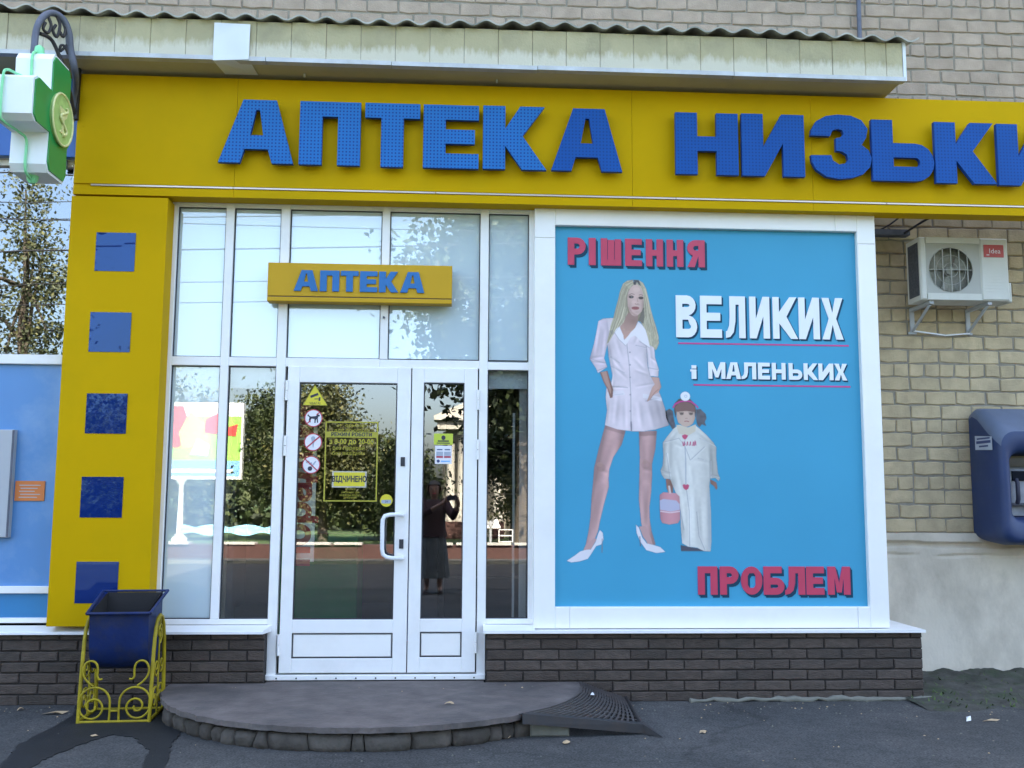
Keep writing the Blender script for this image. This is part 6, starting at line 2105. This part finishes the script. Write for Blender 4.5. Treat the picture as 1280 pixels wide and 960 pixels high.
# small garden lamp with two white shades behind the parapet
gl_ = thing('garden_lamp', 'short lamp post with two white bell shades behind the granite parapet', 'street lamp', (0.906, -17.0, 0))
gx = 0.906
MB().tube([(gx, -17, -.1), (gx, -17, .9)], .035, 8).build('post', 'pole_grey', gl_)
for dx in (-.13, .14):
    MB().tube([(gx, -17, .78), (gx+dx*.6, -17, .90), (gx+dx, -17, .86)], .015, 6).build('arm', 'pole_grey', gl_)
    MB().lathe((gx+dx, -17, .72), [(.12, 0), (.11, .04), (.07, .12), (.045, .2), (.02, .22)], 14).build('lamp_shade', 'lamp_white', gl_)
bp2 = thing('white_frame', 'open white metal frame standing on the far parapet', 'frame', (1.179, -16.3, .44))
fx_ = 1.063
for a_, b_ in (((fx_, .40), (fx_+.32, .40)), ((fx_, .40), (fx_, .68)), ((fx_+.32, .40), (fx_+.32, .68)), ((fx_, .68), (fx_+.32, .68)), ((fx_, .54), (fx_+.32, .54))):
    MB().tube([(a_[0], -15.8, a_[1]+.04), (b_[0], -15.8, b_[1]+.04)], .014, 6).build('tube', 'lamp_white', bp2)
# blue tarpaulin stall top seen low by the billboard
tpn = thing('market_awning', 'low pale blue awning of a street stall beyond the parapet', 'awning', (-7.0, -17.5, 0))
MB().grid(lambda u, v: (-6.75+u*2.3, -18.2+v*1.2, .55+.18*math.sin(v*PI)+.04*math.sin(u*17+v*5)), 24, 8).build('sheet', 'tarp', tpn)
for dx in (0, 2.3):
    for yy in (-18.2, -17.0):
        MB().tube([(-6.75+dx, yy, -.02), (-6.75+dx, yy, .55)], .025, 6).build('leg', 'pole_grey', tpn)

# trees across the street
def tree(label, x, y, h, cz, rx, rz, leaf, seed, nclump=46, nleaf=110, ls=.16, trunk_r=.16, lean=0.0, group='trees across the street'):
    rr_ = random.Random(seed)
    t = thing('tree', label, 'tree', (x, y, 0), group)
    tb_ = MB()
    tp_ = [(x+lean*q/6+rr_.uniform(-.06, .06), y+rr_.uniform(-.06, .06), (cz+rz*.45)*q/6-.05) for q in range(7)]
    tb_.tube(tp_, [trunk_r*(1.25 if q == 0 else 1-.13*q) for q in range(7)], 9)
    cl = []
    for i in range(nclump):
        while True:
            u = Vector((rr_.uniform(-1, 1), rr_.uniform(-1, 1), rr_.uniform(-1, 1)))
            if .25 < u.length < 1:
                break
        # narrower to the top, ragged
        sc_ = 1-.35*max(0, u.z)
        cl.append((Vector((x+lean+u.x*rx*sc_, y+u.y*rx*sc_, cz+u.z*rz)), rr_.uniform(.35, .75)))
    for c_, s_c in rr_.sample(cl, min(12, len(cl))):
        st_ = Vector(tp_[rr_.choice((3, 4, 5))])
        md = st_.lerp(c_, .5)+Vector((0, 0, .15))
        tb_.tube([st_, md, c_], [trunk_r*.42, trunk_r*.28, trunk_r*.12], 6)
    tb_.build('trunk', 'bark', t)
    n = nclump*nleaf
    r2 = np.random.default_rng(seed)
    cen = np.repeat(np.array([c_ for c_, _ in cl]), nleaf, 0)
    sg_ = np.repeat(np.array([[s_*rx*.42, s_*rx*.42, s_*rx*.30] for _, s_ in cl]), nleaf, 0)
    pos = cen+r2.normal(size=(n, 3))*sg_
    d1_ = r2.normal(size=(n, 3))
    d1_ /= np.linalg.norm(d1_, axis=1)[:, None]
    d2_ = np.cross(d1_, r2.normal(size=(n, 3)))
    d2_ /= np.linalg.norm(d2_, axis=1)[:, None]
    L_ = ls*r2.uniform(.6, 1.25, (n, 1))
    a_, b_ = d1_*L_*.5, d2_*L_*.27
    V = np.stack([pos-a_, pos+b_, pos+a_, pos-b_], 1).reshape(-1, 3)
    me = bpy.data.meshes.new('crown')
    me.vertices.add(n*4)
    me.vertices.foreach_set('co', V.ravel())
    me.loops.add(n*4)
    me.loops.foreach_set('vertex_index', np.arange(n*4))
    me.polygons.add(n)
    me.polygons.foreach_set('loop_start', np.arange(n)*4)
    me.polygons.foreach_set('loop_total', np.full(n, 4))
    me.update(calc_edges=True)
    me.materials.append(MATS[leaf])
    place('crown', me, t)
    return t
tree('tall dense dark green tree filling the middle of the far side', 1.716, -17.5, 12, 7.3, 2.6, 4.0, 'leaf_dark', 1, 130, 230, .24, .20)
tree('tall yellowing tree leaning in at the far left of the street', -9.855-.75, -16.8, 10, 6.7, 1.35, 2.7, 'leaf_yellow', 2, 40, 190, .115, .15)
tree('mid green bushy tree behind the billboard', -5.9, -27, 7, 3.5, 1.8, 2.0, 'leaf_green', 3, 80, 230, .15)
tree('round olive tree behind the parapet', -4.3, -25.5, 7, 3.0, 1.6, 2.2, 'leaf_olive', 4, 80, 240, .145)
tree('low dark green tree between the olive tree and the pavilion', -2.4, -27, 6, 2.0, 1.5, 1.7, 'leaf_green', 5, 70, 220, .145)
tree('low olive tree right of the pavilion', 4.3, -25, 6, 2.2, 2.0, 1.9, 'leaf_olive', 6, 70, 200, .14)
tree('dark leafy tree just right of the garden lamp', 1.9, -23.5, 7, 3.6, 1.5, 2.0, 'leaf_dark', 12, 70, 200, .14)
tree('green tree far to the right behind the parapet', 8.0, -27, 8, 4.0, 2.6, 2.8, 'leaf_green', 7, 60, 120, .22)
tree('thin pale tree behind the billboard post', -11.2, -31, 7, 3.6, 2.6, 2.4, 'leaf_olive', 8, 50, 110, .22)
tree('green tree at the left end of the street row', -15.5, -30, 8, 4.0, 2.8, 2.8, 'leaf_green', 9, 50, 110, .22)
tree('small bright bush-like tree close behind the parapet', 2.2, -19.5, 4, 1.3, 1.0, 1.0, 'leaf_olive', 10, 46, 110, .13, .07)
tree('small green bush-like tree left of the pavilion', -1.5, -22, 4, 1.5, 1.0, 1.3, 'leaf_green', 11, 46, 110, .14, .07)
# far hedge and wood that read as one mass
hd = MB()
rh = np.random.default_rng(44)
n = 26000
xs_ = rh.uniform(-40, 40, n)
topz = 2.4+1.2*np.sin(xs_*.55)+.8*np.sin(xs_*1.7+1)+.4*np.sin(xs_*4.1)
zz_ = rh.random(n)**.8*topz
ys_ = -38+rh.normal(size=n)*1.6
pos = np.stack([xs_, ys_, zz_], 1)
d1_ = rh.normal(size=(n, 3)); d1_ /= np.linalg.norm(d1_, axis=1)[:, None]
d2_ = np.cross(d1_, rh.normal(size=(n, 3))); d2_ /= np.linalg.norm(d2_, axis=1)[:, None]
L_ = rh.uniform(.25, .6, (n, 1))
V = np.stack([pos-d1_*L_*.5, pos+d2_*L_*.3, pos+d1_*L_*.5, pos-d2_*L_*.3], 1).reshape(-1, 3)
me = bpy.data.meshes.new('far_hedge')
me.from_pydata(V.tolist(), [], np.arange(n*4).reshape(-1, 4).tolist())
me.materials.append(MATS['leaf_green'])
o = place('far_hedge', me)
tag(o, label='far band of green trees and shrubs beyond the street', kind='stuff')

# overhead wires between two poles off to the sides
wires = [((-30, -13.2, 8.3), (26, -13.2, 11.0), .5), ((-30, -13.3, 7.2), (26, -13.6, 9.9), .55), ((-30, -13.0, 6.9), (26, -13.0, 9.2), .6), ((-30, -13.1, 6.3), (26, -13.3, 8.6), .65), ((-30, -12.8, 5.4), (26, -12.9, 7.4), .4), ((-30, -13.2, 5.0), (26, -13.3, 7.0), .35), ((-30, -13.2, 8.9), (26, -13.4, 8.2), .4), ((-30, -13.0, 7.6), (26, -13.0, 7.3), .3)]
for q, px0 in enumerate((-30, 26)):
    up_ = thing('utility_pole', ('grey concrete pole carrying wires, far left across the street', 'grey concrete pole carrying wires, far right across the street')[q], 'pole', (px0, -13.15, 0), 'utility poles')
    MB().tube([(px0, -13.15, -.05), (px0, -13.15, 11.6)], [.16, .10], 12).build('pole', 'pole_grey', up_)
    for zc_ in (5.2, 7.0, 8.8, 10.6):
        MB().box((px0-.05, -13.8, zc_), (px0+.05, -12.6, zc_+.09)).build('crossarm', 'pole_grey', up_)
for i, (a_, b_, sg_) in enumerate(wires):
    a_, b_ = Vector(a_), Vector(b_)
    wm = MB().tube([tuple(a_.lerp(b_, q/30)-Vector((0, 0, sg_*4*(q/30)*(1-q/30)))) for q in range(31)], .011 if i % 3 else .018, 5)
    tag(wm.build('overhead_wire', 'wire'), ('topmost','upper','thin upper','middle','thin middle','lower','steep thin','thinnest')[i]+' dark overhead wire sagging between the street poles', 'wire', 'overhead wires')

# ================================================================ the person taking the photograph (mirrored in the right door leaf)
PXc, PYc = -.31, -7.98
pe = thing('person', 'person in a dark red top and pale skirt holding up a phone', 'person', (PXc, PYc, 0))
jn = {'pel': (0, 0, .92, .135), 'sp': (0, .01, 1.12, .125), 'ch': (0, .0, 1.30, .145), 'nk': (0, .0, 1.42, .055), 'nk2': (0, .02, 1.47, .05), 'hd1': (0, .03, 1.54, .085), 'hd2': (0, .03, 1.61, .095), 'hd3': (0, .02, 1.68, .075),
      'shL': (-.17, 0, 1.37, .065), 'elL': (-.20, .24, 1.18, .045), 'wrL': (.10, .43, 1.36, .03), 'haL': (.20, .47, 1.43, .032),
      'shR': (.17, 0, 1.37, .065), 'elR': (.30, .18, 1.18, .045), 'wrR': (.38, .40, 1.36, .03), 'haR': (.36, .48, 1.43, .032),
      'hpL': (-.09, 0, .88, .10), 'knL': (-.10, .02, .48, .062), 'anL': (-.10, -.01, .09, .042), 'toL': (-.11, .15, .04, .035),
      'hpR': (.09, 0, .88, .10), 'knR': (.10, .02, .48, .062), 'anR': (.10, -.01, .09, .042), 'toR': (.11, .15, .04, .035)}
for sd_, s_ in (('L', -1), ('R', 1)):
    hx_, hy_, hz0_, _ = jn['ha'+sd_]
    for q in range(5):
        jn['f%s%d' % (sd_, q)] = (hx_+(-.03+.006*q if sd_ == 'L' else .03-.006*q)*.3, hy_+.03+(.006 if q == 4 else 0), hz0_+.045-.020*q, .010)
        jn['g%s%d' % (sd_, q)] = (hx_+(.035 if sd_ == 'L' else -.035), hy_+.045-(.03 if q == 4 else 0), hz0_+.046-.020*q+(-.0 if q < 4 else .02), .009)
ed = [('pel', 'sp'), ('sp', 'ch'), ('ch', 'nk'), ('nk', 'nk2'), ('nk2', 'hd1'), ('hd1', 'hd2'), ('hd2', 'hd3')]
for sd_ in 'LR':
    ed += [('ch', 'sh'+sd_), ('sh'+sd_, 'el'+sd_), ('el'+sd_, 'wr'+sd_), ('wr'+sd_, 'ha'+sd_), ('pel', 'hp'+sd_), ('hp'+sd_, 'kn'+sd_), ('kn'+sd_, 'an'+sd_), ('an'+sd_, 'to'+sd_)]
    for q in range(5):
        ed += [('ha'+sd_, 'f%s%d' % (sd_, q)), ('f%s%d' % (sd_, q), 'g%s%d' % (sd_, q))]
ks = list(jn)
me = bpy.data.meshes.new('body')
me.from_pydata([(PXc+jn[k_][0], PYc+jn[k_][1], jn[k_][2]) for k_ in ks], [(ks.index(a_), ks.index(b_)) for a_, b_ in ed], [])
bo = place('body', me, pe)
smod = bo.modifiers.new('skin', 'SKIN')
for i, k_ in enumerate(ks):
    me.skin_vertices[0].data[i].radius = (jn[k_][3], jn[k_][3])
me.skin_vertices[0].data[0].use_root = True
bo.modifiers.new('sub', 'SUBSURF').render_levels = 2
bpy.context.view_layer.update()
me2 = bpy.data.meshes.new_from_object(bo.evaluated_get(bpy.context.evaluated_depsgraph_get()))
bo.modifiers.clear()
bo.data = me2
me2.materials.clear()
me2.materials.append(MATS['skin'])
me2.polygons.foreach_set('use_smooth', [True]*len(me2.polygons))
def pw(x_, y_, z_):
    return (PXc+x_, PYc+y_, z_)
hr_ = MB()
hr_.grid(lambda u, v: pw(.108*math.sin(v*PI*.72)*math.cos(PI*1.15*u+PI*.92), .02+.118*math.sin(v*PI*.72)*math.sin(PI*1.15*u+PI*.92), 1.612+.118*math.cos(v*PI*.72)-.10*max(0, v-.75)), 24, 14)
hr_.grid(lambda u, v: pw(.104*math.sin(v*PI*.36)*math.cos(2*PI*u), .018+.112*math.sin(v*PI*.36)*math.sin(2*PI*u), 1.617+.118*math.cos(v*PI*.36)), 24, 6)
hr_.build('hair', 'hair_dark', pe)
fc = MB()
for s_ in (-1, 1):
    fc.lathe(pw(s_*.034, .118, 1.60), [(.002, -.008), (.011, -.004), (.011, .004), (.002, .008)], 8, 1)
    fc.tube([pw(s_*.102, .02, 1.57), pw(s_*.112, .015, 1.60), pw(s_*.108, .02, 1.63)], .012, 6, 0)
fc.tube([pw(0, .118, 1.60), pw(0, .138, 1.566), pw(0, .124, 1.555)], [.008, .014, .010], 8, 0)
fc.tube([pw(-.025, .112, 1.528), pw(0, .118, 1.526), pw(.025, .112, 1.528)], .007, 6, 2)
fc.build('face', ['skin', 'ink', 'sticker_red'], pe)
tp2 = MB()
def ring_(z_, rx_, ry_, n_=20):
    return [pw(rx_*math.cos(2*PI*i/n_), ry_*math.sin(2*PI*i/n_), z_) for i in range(n_)]
rows = [ring_(.86, .215, .165), ring_(1.0, .185, .155), ring_(1.14, .175, .15), ring_(1.28, .195, .165), ring_(1.38, .19, .14), ring_(1.425, .10, .09), ring_(1.44, .075, .075)]
tv = [p_ for r_ in rows for p_ in r_]
tp2.add(tv, [(i*20+j, i*20+(j+1) % 20, (i+1)*20+(j+1) % 20, (i+1)*20+j) for i in range(len(rows)-1) for j in range(20)], 0, True)
for s_, e_, w_ in (('shL', 'elL', 'wrL'), ('shR', 'elR', 'wrR')):
    a_, b_, c_ = (Vector(jn[q][:3])+Vector((PXc, PYc, 0)) for q in (s_, e_, w_))
    tp2.tube([a_+(a_-b_)*.2, a_, b_, b_.lerp(c_, .6)], [.07, .08, .062, .05], 12)
tp2.build('top', 'top_dark', pe)
sk = MB()
rows = []
for z_, r_ in ((.93, .17), (.8, .195), (.6, .215), (.4, .235), (.24, .25)):
    rows.append([pw((r_+.018*math.cos(9*2*PI*i/36)*(1-z_))*math.cos(2*PI*i/36), (r_*.82+.018*math.cos(9*2*PI*i/36)*(1-z_))*math.sin(2*PI*i/36), z_) for i in range(36)])
sk.add([p_ for r_ in rows for p_ in r_], [(i*36+j, i*36+(j+1) % 36, (i+1)*36+(j+1) % 36, (i+1)*36+j) for i in range(len(rows)-1) for j in range(36)], 0, True)
sk.build('skirt', 'skirt', pe)
for s_ in (-1, 1):
    MB().tube([pw(s_*.10, -.07, .035), pw(s_*.10, .02, .045), pw(s_*.108, .12, .035), pw(s_*.112, .18, .028)], [.035, .048, .045, .028], 10).build('shoe', 'shoe', pe)
phn = thing('phone', 'small dark phone held up in both hands by the photographer', 'phone', (-.03, -7.455, 1.45))
MB().rbox((-.105, -7.462, 1.425), (.045, -7.452, 1.500), .003).build('body', 'ink', phn)

# loose grit and crumbs along the foot of the plinth and the step
gb = MB()
rg = random.Random(91)
for i in range(420):
    if i % 3:
        x_, y_ = rg.uniform(-3.6, 4.2), -.20-abs(rg.gauss(0, .22))
    else:
        x_, y_ = rg.uniform(-3.4, 4.2), rg.uniform(-1.9, -.2)
    z_ = .001
    if abs(x_-SX) < SRX+.06 and y_ > SY0-(SRY+.05)*math.sqrt(max(0, 1-((x_-SX)/(SRX+.06))**2)):
        if i % 4:
            continue
        z_ = .142
    r_ = rg.uniform(.003, .009)
    a_ = rg.uniform(0, 6.28)
    c4 = [(x_+r_*rg.uniform(.6, 1.3)*math.cos(a_+q*PI/2), y_+r_*rg.uniform(.6, 1.3)*math.sin(a_+q*PI/2), z_) for q in range(4)]
    gb.add(c4+[(x_, y_, z_+r_*rg.uniform(.5, .9))], [(0, 1, 4), (1, 2, 4), (2, 3, 4), (3, 0, 4)], rg.choice((0, 0, 0, 1)))
tag(gb.build('grit', ['block', 'leaf_dry']), label='loose grit and crumbs along the foot of the brick plinth', kind='stuff')
